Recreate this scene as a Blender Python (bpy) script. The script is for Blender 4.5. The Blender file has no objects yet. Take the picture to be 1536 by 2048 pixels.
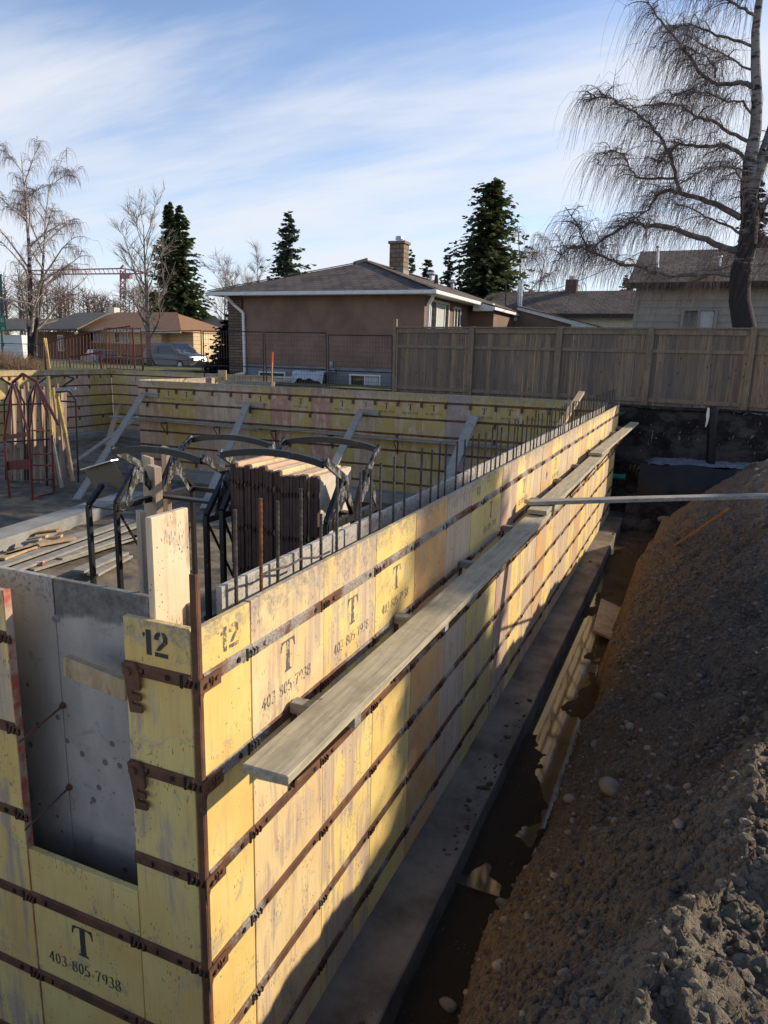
import bpy, bmesh, math, random
import numpy as np
from mathutils import Vector, Matrix
R = math.radians
sc = bpy.context.scene
COL = sc.collection
random.seed(7); np.random.seed(7)

# ------------------------------------------------------------------ camera, sky, sun, exposure
CP = np.array([1.50167, -1.89806, 0.95567])
CF = np.array([-0.381898, 0.898682, -0.215696]); CR = np.array([0.917866, 0.396091, 0.025165]); CU = np.array([-0.10805, 0.18837, 0.976136])
FPX = 1428.23
cd = bpy.data.cameras.new('camera'); cam = bpy.data.objects.new('camera', cd); COL.objects.link(cam)
cd.sensor_fit = 'VERTICAL'; cd.sensor_height = 36; cd.sensor_width = 27; cd.lens = FPX / 2048 * 36
cd.clip_start = 0.05; cd.clip_end = 2000
cam.matrix_world = Matrix(((CR[0], CU[0], -CF[0], CP[0]), (CR[1], CU[1], -CF[1], CP[1]), (CR[2], CU[2], -CF[2], CP[2]), (0, 0, 0, 1)))
sc.camera = cam
SUN = Vector((1.0, 0.90, 0.56)).normalized()          # direction towards the sun
sun_el = math.asin(SUN.z); sun_az = math.atan2(SUN.x, SUN.y)   # azimuth clockwise from +Y
sc.view_settings.view_transform = 'Standard'; sc.view_settings.look = 'None'
sc.view_settings.gamma = 1; sc.view_settings.exposure = 0.62
ld = bpy.data.lights.new('sun', 'SUN'); ld.energy = 3.8; ld.angle = R(0.6); ld.color = (1.0, 0.86, 0.66)
lo = bpy.data.objects.new('sun', ld); COL.objects.link(lo); lo.rotation_euler = SUN.to_track_quat('Z', 'Y').to_euler()
lo.location = (20, 20, 20)
world = bpy.data.worlds.new('World'); sc.world = world; world.use_nodes = True
wn = world.node_tree; wn.nodes.clear()
def wnode(t, **k):
    n = wn.nodes.new(t)
    for a, b in k.items(): setattr(n, a, b)
    return n
wo = wnode('ShaderNodeOutputWorld'); wb = wnode('ShaderNodeBackground'); wb.inputs[1].default_value = 0.15
sky = wnode('ShaderNodeTexSky', sky_type='NISHITA', sun_disc=False, sun_elevation=sun_el, sun_rotation=sun_az, altitude=1000, air_density=1.0, dust_density=0.6, ozone_density=2.0)
tc = wnode('ShaderNodeTexCoord'); sep = wnode('ShaderNodeSeparateXYZ'); wn.links.new(tc.outputs['Generated'], sep.inputs[0])
def wmath(op, a, b=None, c=None, clamp=False):
    n = wnode('ShaderNodeMath', operation=op, use_clamp=clamp)
    for i, v in enumerate((a, b, c)):
        if v is None: continue
        if isinstance(v, (int, float)): n.inputs[i].default_value = v
        else: wn.links.new(v, n.inputs[i])
    return n.outputs[0]
den = wmath('ADD', wmath('MAXIMUM', sep.outputs[2], 0.0), 0.22)
cx_ = wmath('DIVIDE', sep.outputs[0], den); cy_ = wmath('DIVIDE', sep.outputs[1], den)
cmb = wnode('ShaderNodeCombineXYZ'); wn.links.new(cx_, cmb.inputs[0]); wn.links.new(cy_, cmb.inputs[1])
mp = wnode('ShaderNodeMapping'); wn.links.new(cmb.outputs[0], mp.inputs[0]); mp.inputs['Rotation'].default_value = (0, 0, R(-17)); mp.inputs['Scale'].default_value = (0.38, 1.25, 1); mp.inputs['Location'].default_value = (0.3, 0.15, 0)
n1 = wnode('ShaderNodeTexNoise'); n1.inputs['Scale'].default_value = 1.5; n1.inputs['Detail'].default_value = 8; n1.inputs['Roughness'].default_value = 0.58; n1.inputs['Distortion'].default_value = 0.35
wn.links.new(mp.outputs[0], n1.inputs[0])
n2 = wnode('ShaderNodeTexNoise'); n2.inputs['Scale'].default_value = 0.9; n2.inputs['Detail'].default_value = 3; wn.links.new(cmb.outputs[0], n2.inputs[0])
band = wnode('ShaderNodeMapRange', interpolation_type='SMOOTHSTEP'); wn.links.new(sep.outputs[2], band.inputs[0])
band.inputs[1].default_value = 0.46; band.inputs[2].default_value = 0.26; band.inputs[3].default_value = -0.22; band.inputs[4].default_value = 0.26
mp3 = wnode('ShaderNodeMapping'); wn.links.new(cmb.outputs[0], mp3.inputs[0]); mp3.inputs['Rotation'].default_value = (0, 0, R(-18)); mp3.inputs['Scale'].default_value = (1.1, 5.5, 1)
n3 = wnode('ShaderNodeTexNoise'); n3.inputs['Scale'].default_value = 1.6; n3.inputs['Detail'].default_value = 7; n3.inputs['Roughness'].default_value = 0.6; n3.inputs['Distortion'].default_value = 0.5; wn.links.new(mp3.outputs[0], n3.inputs[0])
cl = wmath('ADD', wmath('ADD', wmath('ADD', n1.outputs[0], wmath('MULTIPLY', wmath('SUBTRACT', n3.outputs[0], 0.5), 0.30)), wmath('MULTIPLY', wmath('SUBTRACT', n2.outputs[0], 0.5), 0.5)), band.outputs[0])
cr_ = wnode('ShaderNodeMapRange', interpolation_type='SMOOTHSTEP'); wn.links.new(cl, cr_.inputs[0])
cr_.inputs[1].default_value = 0.40; cr_.inputs[2].default_value = 0.90; cr_.inputs[3].default_value = 0.0; cr_.inputs[4].default_value = 0.9
mixc = wnode('ShaderNodeMixRGB'); wn.links.new(cr_.outputs[0], mixc.inputs[0])
hsv = wnode('ShaderNodeMixRGB', blend_type='MULTIPLY'); hsv.inputs[0].default_value = 1.0; hsv.inputs[2].default_value = (0.97, 0.91, 0.93, 1)
wn.links.new(sky.outputs[0], hsv.inputs[1]); wn.links.new(hsv.outputs[0], mixc.inputs[1]); mixc.inputs[2].default_value = (3.7, 3.85, 4.15, 1)
wn.links.new(mixc.outputs[0], wb.inputs[0]); wn.links.new(wb.outputs[0], wo.inputs[0])

# ------------------------------------------------------------------ helpers
def ray(u, v): return CF + CR * ((u - 768) / FPX) - CU * ((v - 1024) / FPX)
def PX(u, v, x): d = ray(u, v); return Vector(CP + d * ((x - CP[0]) / d[0]))
def PY(u, v, y): d = ray(u, v); return Vector(CP + d * ((y - CP[1]) / d[1]))
def PZ(u, v, z): d = ray(u, v); return Vector(CP + d * ((z - CP[2]) / d[2]))

def tag(o, label=None, cat=None, group=None, kind=None):
    if label: o['label'] = label
    if cat: o['category'] = cat
    if group: o['group'] = group
    if kind: o['kind'] = kind
    return o
def empty(name, loc=(0, 0, 0), rz=0, label=None, cat=None, group=None):
    o = bpy.data.objects.new(name, None); COL.objects.link(o); o.location = loc; o.rotation_euler = (0, 0, rz); o.empty_display_size = 0.2
    return tag(o, label, cat, group)

class MB:
    def __init__(s): s.v = []; s.f = []
    def add(s, vs, fs):
        b = len(s.v); s.v.extend([tuple(map(float, p)) for p in vs]); s.f.extend([tuple(b + i for i in f) for f in fs]); return s
    def box(s, x0, x1, y0, y1, z0, z1):
        return s.add([(x0, y0, z0), (x1, y0, z0), (x1, y1, z0), (x0, y1, z0), (x0, y0, z1), (x1, y0, z1), (x1, y1, z1), (x0, y1, z1)],
                     [(3, 2, 1, 0), (4, 5, 6, 7), (0, 1, 5, 4), (1, 2, 6, 5), (2, 3, 7, 6), (3, 0, 4, 7)])
    def bar(s, a, b, w, h, up=(0, 0, 1), n=1, sag=0.0):
        """box from a to b, w across, h along up"""
        a = Vector(a); b = Vector(b); d = (b - a).normalized(); up = Vector(up)
        side = d.cross(up)
        if side.length < 1e-4: side = d.cross(Vector((0, 1, 0)))
        side.normalize(); u = side.cross(d).normalized()
        base = len(s.v)
        for i in range(n + 1):
            t = i / n; p = a.lerp(b, t) - u * (sag * 4 * t * (1 - t))
            for q in (p - side * w / 2 - u * h / 2, p + side * w / 2 - u * h / 2, p + side * w / 2 + u * h / 2, p - side * w / 2 + u * h / 2): s.v.append(tuple(q))
        for i in range(n):
            k = base + 4 * i
            for j in range(4): s.f.append((k + j, k + (j + 1) % 4, k + 4 + (j + 1) % 4, k + 4 + j))
        s.f.append((base + 3, base + 2, base + 1, base)); k = base + 4 * n; s.f.append((k, k + 1, k + 2, k + 3))
        return s
    def tube(s, pts, rs, sides=6, cap=True):
        pts = [Vector(p) for p in pts]; n = len(pts)
        if not isinstance(rs, (list, tuple)): rs = [rs] * n
        base = len(s.v); prev = None
        for i, p in enumerate(pts):
            d = (pts[min(i + 1, n - 1)] - pts[max(i - 1, 0)])
            if d.length < 1e-9: d = Vector((0, 0, 1))
            d.normalize()
            if prev is None:
                x = d.orthogonal().normalized()
            else:
                x = prev - d * prev.dot(d)
                x = x.normalized() if x.length > 1e-6 else d.orthogonal().normalized()
            prev = x; y = d.cross(x)
            for k in range(sides):
                a = 2 * math.pi * k / sides; s.v.append(tuple(p + (x * math.cos(a) + y * math.sin(a)) * rs[i]))
        for i in range(n - 1):
            for k in range(sides):
                a = base + i * sides + k; b = base + i * sides + (k + 1) % sides; s.f.append((a, b, b + sides, a + sides))
        if cap:
            s.f.append(tuple(base + k for k in reversed(range(sides)))); e = base + (n - 1) * sides; s.f.append(tuple(e + k for k in range(sides)))
        return s
    def prism(s, poly, mat):
        """poly: 2D points (x, y); extruded 0..1 in z; mat: function (x,y,z)->3D"""
        n = len(poly); b = len(s.v)
        for z in (0, 1):
            for (x, y) in poly: s.v.append(tuple(mat(x, y, z)))
        s.f.append(tuple(b + i for i in reversed(range(n)))); s.f.append(tuple(b + n + i for i in range(n)))
        for i in range(n): j = (i + 1) % n; s.f.append((b + i, b + j, b + n + j, b + n + i))
        return s
    def build(s, name, mat, parent=None, bevel=0, smooth=False, origin=None, recalc=True):
        me = bpy.data.meshes.new(name)
        vs = s.v
        if origin is not None:
            o_ = Vector(origin); vs = [(p[0] - o_[0], p[1] - o_[1], p[2] - o_[2]) for p in vs]
        me.from_pydata(vs, [], s.f)
        if recalc and len(s.f) < 60000:
            bm = bmesh.new(); bm.from_mesh(me); bmesh.ops.recalc_face_normals(bm, faces=bm.faces); bm.to_mesh(me); bm.free()
        me.materials.append(mat)
        if smooth: me.shade_smooth()
        o = bpy.data.objects.new(name, me); COL.objects.link(o)
        if origin is not None: o.location = origin
        if parent is not None:
            o.parent = parent
            if origin is None: o.matrix_parent_inverse = (Matrix.Translation(parent.location) @ parent.rotation_euler.to_matrix().to_4x4()).inverted()
        if bevel:
            m = o.modifiers.new('bevel', 'BEVEL'); m.width = bevel; m.segments = 1; m.limit_method = 'ANGLE'
        return o

def copy_tree(o, parent=None):
    c = o.copy(); COL.objects.link(c); c.parent = parent
    for ch in [q for q in bpy.data.objects if q.parent == o]: copy_tree(ch, c)
    return c

# ------------------------------------------------------------------ materials
class NM:
    def __init__(s, name):
        s.m = bpy.data.materials.new(name); s.m.use_nodes = True; s.t = s.m.node_tree; s.n = s.t.nodes
        s.b = s.n['Principled BSDF']; s.pos = None
    def node(s, t, **k):
        n = s.n.new(t)
        for a, b in k.items(): setattr(n, a, b)
        return n
    def link(s, a, b): s.t.links.new(a, b)
    def setin(s, inp, v):
        if hasattr(v, 'links') or isinstance(v, bpy.types.NodeSocket): s.link(v, inp)
        else: inp.default_value = v
    def P(s, obj=True):
        """object coordinates in metres (scale kept), shifted per object"""
        if s.pos: return s.pos
        g = s.node('ShaderNodeNewGeometry'); oi = s.node('ShaderNodeObjectInfo')
        m = s.node('ShaderNodeVectorMath', operation='SCALE'); cm = s.node('ShaderNodeCombineXYZ')
        for i in range(3): s.link(oi.outputs['Random'], cm.inputs[i])
        s.link(cm.outputs[0], m.inputs[0]); m.inputs['Scale'].default_value = 37.0
        a = s.node('ShaderNodeVectorMath', operation='ADD'); s.link(g.outputs['Position'], a.inputs[0]); s.link(m.outputs[0], a.inputs[1])
        s.pos = a.outputs[0]; s.gpos = g.outputs['Position']; s.rnd = oi.outputs['Random']; s.oi = oi
        return s.pos
    def mapv(s, scale, rot=(0, 0, 0), src=None):
        m = s.node('ShaderNodeMapping'); s.link(src or s.P(), m.inputs[0]); m.inputs['Scale'].default_value = scale; m.inputs['Rotation'].default_value = rot
        return m.outputs[0]
    def noise(s, scale=1.0, detail=4, rough=0.55, stretch=None, dist=0.0, src=None):
        n = s.node('ShaderNodeTexNoise'); n.inputs['Scale'].default_value = scale; n.inputs['Detail'].default_value = detail; n.inputs['Roughness'].default_value = rough; n.inputs['Distortion'].default_value = dist
        s.link(s.mapv(stretch, src=src) if stretch else (src or s.P()), n.inputs[0]); return n.outputs[0]
    def voro(s, scale, stretch=None, feature='F1', out=0):
        n = s.node('ShaderNodeTexVoronoi', feature=feature); n.inputs['Scale'].default_value = scale
        s.link(s.mapv(stretch) if stretch else s.P(), n.inputs[0]); return n.outputs[out]
    def ramp(s, v, a, b, lo=0.0, hi=1.0):
        n = s.node('ShaderNodeMapRange', interpolation_type='SMOOTHSTEP'); s.setin(n.inputs[0], v)
        for i, x in ((1, a), (2, b), (3, lo), (4, hi)): s.setin(n.inputs[i], x)
        return n.outputs[0]
    def math(s, op, a, b=0.0, clamp=False):
        n = s.node('ShaderNodeMath', operation=op, use_clamp=clamp); s.setin(n.inputs[0], a); s.setin(n.inputs[1], b); return n.outputs[0]
    def mix(s, f, a, b, blend='MIX'):
        n = s.node('ShaderNodeMixRGB', blend_type=blend); s.setin(n.inputs[0], f)
        for i, c in ((1, a), (2, b)):
            if isinstance(c, tuple): n.inputs[i].default_value = c if len(c) == 4 else (*c, 1)
            else: s.link(c, n.inputs[i])
        return n.outputs[0]
    def bump(s, h, strength=0.5, dist=0.01):
        n = s.node('ShaderNodeBump'); n.inputs['Strength'].default_value = strength; n.inputs['Distance'].default_value = dist; s.link(h, n.inputs['Height']); s.link(n.outputs[0], s.b.inputs['Normal'])
    def done(s, col, rough=0.8, metal=0.0, spec=0.3):
        s.setin(s.b.inputs['Base Color'], col if not isinstance(col, tuple) else (*col, 1))
        s.setin(s.b.inputs['Roughness'], rough); s.setin(s.b.inputs['Metallic'], metal)
        s.b.inputs['Specular IOR Level'].default_value = spec
        return s.m

def m_simple(name, a, b=None, scale=8.0, rough=0.8, metal=0.0, spec=0.3, stretch=None, bump=0.0, bscale=40.0, lo=0.35, hi=0.65):
    k = NM(name); b = b or tuple(c * 0.7 for c in a)
    n = k.noise(scale, 5, 0.6, stretch); col = k.mix(k.ramp(n, lo, hi), a, b)
    if bump: k.bump(k.noise(bscale, 4, 0.6), bump, 0.01)
    return k.done(col, rough, metal, spec)

def m_ply(name, top_grime=True):
    """painted form plywood; the object's viewport colour is the paint and its alpha the paint's coverage"""
    k = NM(name); P = k.P()
    paint = k.oi.outputs['Color']; cov = k.oi.outputs['Alpha']
    grain = k.noise(1.0, 4, 0.6, (26, 26, 1.1), 0.4); fine = k.noise(1.0, 3, 0.6, (150, 150, 4.0))
    wood = k.mix(k.ramp(grain, 0.3, 0.7), (0.60, 0.46, 0.31), (0.46, 0.335, 0.225))
    blot = k.noise(1.0, 5, 0.62, (5.5, 5.5, 1.7), 0.5)
    wear = k.ramp(k.math('ADD', k.math('MULTIPLY', blot, 0.75), k.math('MULTIPLY', grain, 0.25)), k.math('SUBTRACT', cov, 0.06), k.math('ADD', cov, 0.035))
    pn = k.mix(k.ramp(k.noise(2.3, 4, 0.6), 0.3, 0.75), paint, k.mix(1.0, paint, (0.92, 0.78, 0.66), 'MULTIPLY'))
    col = k.mix(wear, pn, wood)
    col = k.mix(k.math('MULTIPLY', k.ramp(fine, 0.45, 0.8), 0.22), col, (0.28, 0.2, 0.13))
    smudge = k.ramp(k.noise(7.0, 6, 0.7, None, 0.8), 0.56, 0.66); col = k.mix(k.math('MULTIPLY', smudge, 0.5), col, (0.33, 0.31, 0.27))
    st = k.ramp(k.noise(1.0, 5, 0.65, (9, 9, 0.9), 0.6), 0.55, 0.75); col = k.mix(k.math('MULTIPLY', st, 0.38), col, (0.30, 0.215, 0.15))
    # cement splash along the top edge of the wall
    sz = k.node('ShaderNodeSeparateXYZ'); k.link(k.gpos, sz.inputs[0])
    if top_grime:
        tz = k.ramp(sz.outputs[2], -0.28, 0.03, 0.0, 0.32)
        g = k.ramp(k.math('ADD', k.noise(16.0, 6, 0.72, None, 0.5), tz), 0.66, 0.92, 0.0, 0.7)
        col = k.mix(g, col, k.mix(k.ramp(k.noise(70, 3), 0.3, 0.7), (0.34, 0.32, 0.28), (0.13, 0.12, 0.10)))
    spl = k.math('MULTIPLY', k.ramp(k.noise(34, 3, 0.6), 0.64, 0.70), k.ramp(k.noise(3.1, 4, 0.6), 0.48, 0.62)); col = k.mix(k.math('MULTIPLY', spl, 0.6), col, (0.47, 0.44, 0.39))
    # pin holes and black flecks
    v = k.voro(46.0); msk = k.ramp(k.noise(6.0, 4, 0.65), 0.50, 0.66)
    sp = k.math('MULTIPLY', k.math('LESS_THAN', v, k.math('MULTIPLY', msk, 0.20)), 0.8); col = k.mix(sp, col, (0.05, 0.035, 0.025))
    v2 = k.voro(1.0, (95, 95, 26)); sp2 = k.math('MULTIPLY', k.math('LESS_THAN', v2, k.math('MULTIPLY', k.ramp(k.noise(7.0, 4, 0.65), 0.47, 0.64), 0.30)), 0.6); col = k.mix(sp2, col, (0.09, 0.065, 0.045))
    k.bump(k.math('ADD', fine, k.math('MULTIPLY', grain, 0.6)), 0.25, 0.004)
    return k.done(col, 0.75, 0, 0.25)
PLY = m_ply('form_plywood'); PLYN = m_ply('bare_plywood', False)

def m_lumber(name, a, b, scale=(3, 60, 60), knots=True):
    k = NM(name); g = k.noise(1.0, 5, 0.65, scale, 0.5); col = k.mix(k.ramp(g, 0.3, 0.72), a, b)
    big = k.noise(5.0, 6, 0.7, None, 0.7); col = k.mix(k.math('MULTIPLY', k.ramp(big, 0.48, 0.68), 0.55), col, tuple(c * 0.5 for c in a)); col = k.mix(k.ramp(k.noise(2.2, 5, 0.65), 0.5, 0.7, 0.0, 0.5), col, (a[0] * 1.15, a[1] * 1.1, a[2] * 1.0)); fl = k.ramp(k.noise(1.0, 3, 0.6, tuple(q * 2.2 for q in scale)), 0.62, 0.7); col = k.mix(k.math('MULTIPLY', fl, 0.5), col, tuple(c * 0.4 for c in b))
    v = k.voro(7.0); col = k.mix(k.math('MULTIPLY', k.math('LESS_THAN', v, 0.09), 0.6), col, tuple(c * 0.3 for c in b))
    k.bump(g, 0.3, 0.004); return k.done(col, 0.8)
LUM_Y = m_lumber('grey_board_along', (0.47, 0.41, 0.285), (0.28, 0.245, 0.17), (40, 2.2, 40))
LUM_X = m_lumber('grey_board_across', (0.36, 0.33, 0.27), (0.20, 0.185, 0.155), (2.2, 40, 40))
LUM_Z = m_lumber('grey_board_up', (0.40, 0.37, 0.31), (0.25, 0.225, 0.18), (40, 40, 2.2))
LUM_NEW = m_lumber('fresh_lumber', (0.52, 0.38, 0.22), (0.36, 0.24, 0.13), (12, 12, 3))
LUM_ORG = m_lumber('orange_lumber', (0.42, 0.2, 0.07), (0.28, 0.13, 0.045), (12, 6, 3))
LUM_YEL = m_lumber('yellow_timber', (0.56, 0.41, 0.16), (0.38, 0.26, 0.1), (30, 30, 3))
def m_rust(name, cement=0.4):
    k = NM(name); n = k.noise(9.0, 6, 0.7); f = k.noise(55.0, 4, 0.65)
    col = k.mix(k.ramp(n, 0.35, 0.65), (0.18, 0.085, 0.048), (0.10, 0.056, 0.038)); col = k.mix(k.math('MULTIPLY', k.ramp(f, 0.55, 0.7), 0.6), col, (0.21, 0.088, 0.035))
    c = k.ramp(k.math('ADD', k.noise(3.2, 5, 0.65), k.math('MULTIPLY', f, 0.15)), 0.72 - cement * 0.3, 0.86 - cement * 0.3)
    col = k.mix(k.math('MULTIPLY', c, 0.9), col, k.mix(k.ramp(k.noise(90, 3), 0.3, 0.7), (0.40, 0.36, 0.31), (0.2, 0.18, 0.155)))
    k.bump(f, 0.4, 0.003); return k.done(col, 0.85, 0.1, 0.2)
RUST = m_rust('rusty_steel', 0.05); RUSTC = m_rust('rusty_steel_with_cement', 0.75); RUSTM = m_rust('rusty_steel_stained', 0.5)
HOLE = m_simple('dark_slot', (0.03, 0.022, 0.018), (0.015, 0.012, 0.01), rough=0.9)
def m_conc(name, a=(0.34, 0.325, 0.295), b=(0.22, 0.21, 0.19)):
    k = NM(name); col = k.mix(k.ramp(k.noise(2.2, 6, 0.65), 0.3, 0.7), a, b); f = k.noise(60, 4, 0.7)
    col = k.mix(k.math('MULTIPLY', k.ramp(f, 0.55, 0.75), 0.4), col, (0.12, 0.11, 0.1)); k.bump(f, 0.35, 0.004); return k.done(col, 0.85)
CONC = m_conc('concrete'); CONCD = m_conc('damp_concrete', (0.22, 0.185, 0.14), (0.085, 0.068, 0.05))
def m_inner(name):
    return m_inner_(name)
def m_inner_(name):
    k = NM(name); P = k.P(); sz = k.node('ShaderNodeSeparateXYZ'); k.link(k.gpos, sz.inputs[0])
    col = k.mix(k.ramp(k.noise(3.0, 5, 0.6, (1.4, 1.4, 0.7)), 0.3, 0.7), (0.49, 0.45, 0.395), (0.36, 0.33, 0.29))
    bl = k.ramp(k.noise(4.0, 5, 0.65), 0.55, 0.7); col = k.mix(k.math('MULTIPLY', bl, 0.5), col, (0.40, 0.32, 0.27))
    shadowed = k.ramp(k.math('ADD', sz.outputs[2], k.math('MULTIPLY', k.noise(3.5, 5, 0.6), 0.7)), -1.25, -0.75, 0.75, 0.0); col = k.mix(shadowed, col, (0.10, 0.095, 0.085))  # lower part darkened: shade inside the cavity painted in
    v = k.voro(13.0); col = k.mix(k.math('MULTIPLY', k.math('LESS_THAN', v, k.math('MULTIPLY', k.ramp(k.noise(4, 2), 0.5, 0.6), 0.2)), 0.75), col, (0.09, 0.08, 0.07))
    f = k.noise(40, 5, 0.7); sp = k.ramp(k.math('ADD', f, k.ramp(sz.outputs[2], -0.25, 0.02, 0, 0.13)), 0.60, 0.74); col = k.mix(k.math('MULTIPLY', sp, 0.7), col, (0.13, 0.12, 0.105))
    wet = k.math('MULTIPLY', k.ramp(k.math('ADD', sz.outputs[2], k.math('ADD', k.math('MULTIPLY', k.noise(3.0, 5, 0.6, None, 0.5), 0.16), k.math('MULTIPLY', sz.outputs[0], -0.09))), -0.02, 0.012), k.math('MULTIPLY', k.math('GREATER_THAN', sz.outputs[0], -0.903), k.math('LESS_THAN', sz.outputs[1], 0.3)))
    col = k.mix(k.math('MULTIPLY', wet, 0.8), col, k.mix(k.ramp(k.noise(18, 5, 0.7), 0.35, 0.65), (0.17, 0.16, 0.14), (0.075, 0.07, 0.062)))
    mot = k.noise(9.0, 6, 0.72, None, 0.6); col = k.mix(k.ramp(mot, 0.55, 0.72, 0.0, 0.5), col, (0.145, 0.135, 0.12)); col = k.mix(k.ramp(mot, 0.42, 0.3, 0.0, 0.35), col, (0.44, 0.41, 0.37))
    k.bump(f, 0.2, 0.004); return k.done(col, 0.8)
INNER = m_inner('cement_stained_plywood')
def m_dirt():
    k = NM('dirt'); P = k.P(); sz = k.node('ShaderNodeSeparateXYZ'); k.link(k.gpos, sz.inputs[0])
    big = k.noise(1.3, 6, 0.62); f = k.noise(28, 6, 0.7); ff = k.noise(120, 4, 0.65)
    soil = k.mix(k.ramp(f, 0.3, 0.7), (0.285, 0.232, 0.17), (0.14, 0.11, 0.082))
    clay = k.mix(k.ramp(f, 0.3, 0.7), (0.30, 0.225, 0.14), (0.17, 0.122, 0.075))  # toe clay, its colour brightened for light bounced off the wall
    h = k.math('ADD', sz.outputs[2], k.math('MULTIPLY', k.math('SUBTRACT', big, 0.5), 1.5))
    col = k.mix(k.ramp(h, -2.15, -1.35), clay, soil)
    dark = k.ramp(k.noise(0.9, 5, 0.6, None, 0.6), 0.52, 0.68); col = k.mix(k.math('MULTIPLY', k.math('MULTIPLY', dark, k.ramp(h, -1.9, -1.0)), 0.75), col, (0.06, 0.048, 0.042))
    sunpale = k.math('MULTIPLY', k.ramp(sz.outputs[2], -1.0, -0.72), k.ramp(k.noise(3.5, 6, 0.7), 0.40, 0.58)); col = k.mix(k.math('MULTIPLY', sunpale, 0.85), col, k.mix(k.ramp(ff, 0.35, 0.65), (0.40, 0.335, 0.24), (0.26, 0.215, 0.155)))  # pale patches on the crest: sunlight painted into the soil colour
    mudshade = k.ramp(k.math('ADD', sz.outputs[2], k.math('MULTIPLY', k.math('SUBTRACT', f, 0.5), 0.12)), -2.50, -2.36); col = k.mix(mudshade, (0.085, 0.06, 0.034), col)  # trench mud darkened: shade of the deep trench put into its colour
    peb = k.voro(38.0); col = k.mix(k.math('MULTIPLY', k.math('LESS_THAN', peb, k.math('MULTIPLY', k.ramp(k.noise(6, 3), 0.5, 0.65), 0.22)), 0.6), col, (0.27, 0.225, 0.175))
    k.bump(k.math('ADD', k.math('MULTIPLY', f, 1.0), k.math('MULTIPLY', ff, 0.5)), 1.0, 0.05)
    return k.done(col, 0.95, 0, 0.15)
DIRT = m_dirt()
def m_cut():
    k = NM('cut_soil'); big = k.noise(1.6, 6, 0.65, (1, 1, 1.6)); f = k.noise(22, 6, 0.7)
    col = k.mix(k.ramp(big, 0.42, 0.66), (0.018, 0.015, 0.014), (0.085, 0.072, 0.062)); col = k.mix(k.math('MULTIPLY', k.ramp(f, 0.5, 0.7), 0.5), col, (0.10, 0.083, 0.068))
    k.bump(f, 0.8, 0.03); return k.done(col, 0.95, 0, 0.1)
CUT = m_cut()
FLOORD = m_simple('pit_floor_dirt', (0.20, 0.165, 0.115), (0.10, 0.08, 0.058), 2.5, 0.95, bump=0.9, bscale=18)
GRAVEL = m_simple('grey_gravel', (0.27, 0.27, 0.28), (0.10, 0.10, 0.105), 30, 0.9, bump=0.9, bscale=35)
BLACKPL = m_simple('black_plastic_sheet', (0.012, 0.014, 0.022), (0.008, 0.009, 0.013), 4, 0.45)
def m_water():
    k = NM('muddy_water'); n = k.noise(2.5, 5, 0.6)
    col = k.mix(k.ramp(n, 0.35, 0.65), (0.10, 0.075, 0.042), (0.06, 0.045, 0.025)); k.bump(k.noise(4.0, 2, 0.5), 0.05, 0.01)
    return k.done(col, 0.06, 0, 0.6)
WATER = m_water()
GRASS = m_simple('lawn', (0.20, 0.19, 0.075), (0.10, 0.10, 0.04), 5, 0.95, bump=0.5)
ROAD = m_simple('asphalt', (0.06, 0.06, 0.062), (0.045, 0.045, 0.047), 20, 0.9)
def m_paintsteel(name, c, scuff=0.35):
    k = NM(name); n = k.noise(14.0, 6, 0.75, (1, 1, 0.6)); s_ = k.ramp(n, 0.66 - scuff * 0.3, 0.76 - scuff * 0.3)
    col = k.mix(k.math('MULTIPLY', s_, 0.7), c, (0.30, 0.29, 0.27)); return k.done(col, 0.42, 0.0, 0.5)
BLK = m_paintsteel('black_painted_steel', (0.012, 0.012, 0.013), 0.15); BLKW = m_paintsteel('scuffed_black_steel', (0.014, 0.014, 0.015), 0.62)
RED = m_paintsteel('red_painted_steel', (0.14, 0.02, 0.022), 0.25); RBAR = m_simple('rebar_steel', (0.10, 0.085, 0.075), (0.05, 0.042, 0.04), 20, 0.7, 0.3)
RBARO = m_simple('orange_rust_rebar', (0.22, 0.09, 0.03), (0.12, 0.05, 0.025), 20, 0.8, 0.2)
def m_ink(name, a, lo, hi):
    k = NM(name); n = k.math('ADD', k.math('MULTIPLY', k.noise(45, 5, 0.75), 0.6), k.math('MULTIPLY', k.noise(1.0, 4, 0.65, (60, 60, 7)), 0.4)); k.done(a, 0.8); tr = k.node('ShaderNodeBsdfTransparent'); mx = k.node('ShaderNodeMixShader')
    k.link(k.ramp(n, lo, hi), mx.inputs[0]); k.link(k.b.outputs[0], mx.inputs[1]); k.link(tr.outputs[0], mx.inputs[2]); k.link(mx.outputs[0], k.n['Material Output'].inputs[0]); return k.m
INK = m_ink('stencil_paint', (0.05, 0.052, 0.048), 0.56, 0.64)
INKW = m_ink('worn_stencil_paint', (0.12, 0.115, 0.10), 0.46, 0.60)
INKR = m_simple('faded_red_print', (0.38, 0.11, 0.08), (0.42, 0.2, 0.15), 30, 0.8)
WHITE = m_simple('white_trim', (0.75, 0.74, 0.72), (0.66, 0.65, 0.63), 5, 0.5)
GALV = m_simple('galvanised_metal', (0.55, 0.56, 0.58), (0.42, 0.43, 0.45), 12, 0.35, 0.7)
GLASS = NM('window_glass').done((0.03, 0.035, 0.04), 0.05, 0, 0.7)
CURT = m_simple('pale_curtain', (0.55, 0.56, 0.55), (0.38, 0.40, 0.40), 3, 0.9, stretch=(14, 14, 1))
STUCCO = m_simple('brown_stucco', (0.235, 0.155, 0.12), (0.175, 0.113, 0.09), 1.1, 0.95, bump=0.3, bscale=90)
FOUND = m_simple('blue_grey_foundation', (0.22, 0.235, 0.26), (0.17, 0.18, 0.20), 3, 0.9)
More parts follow.
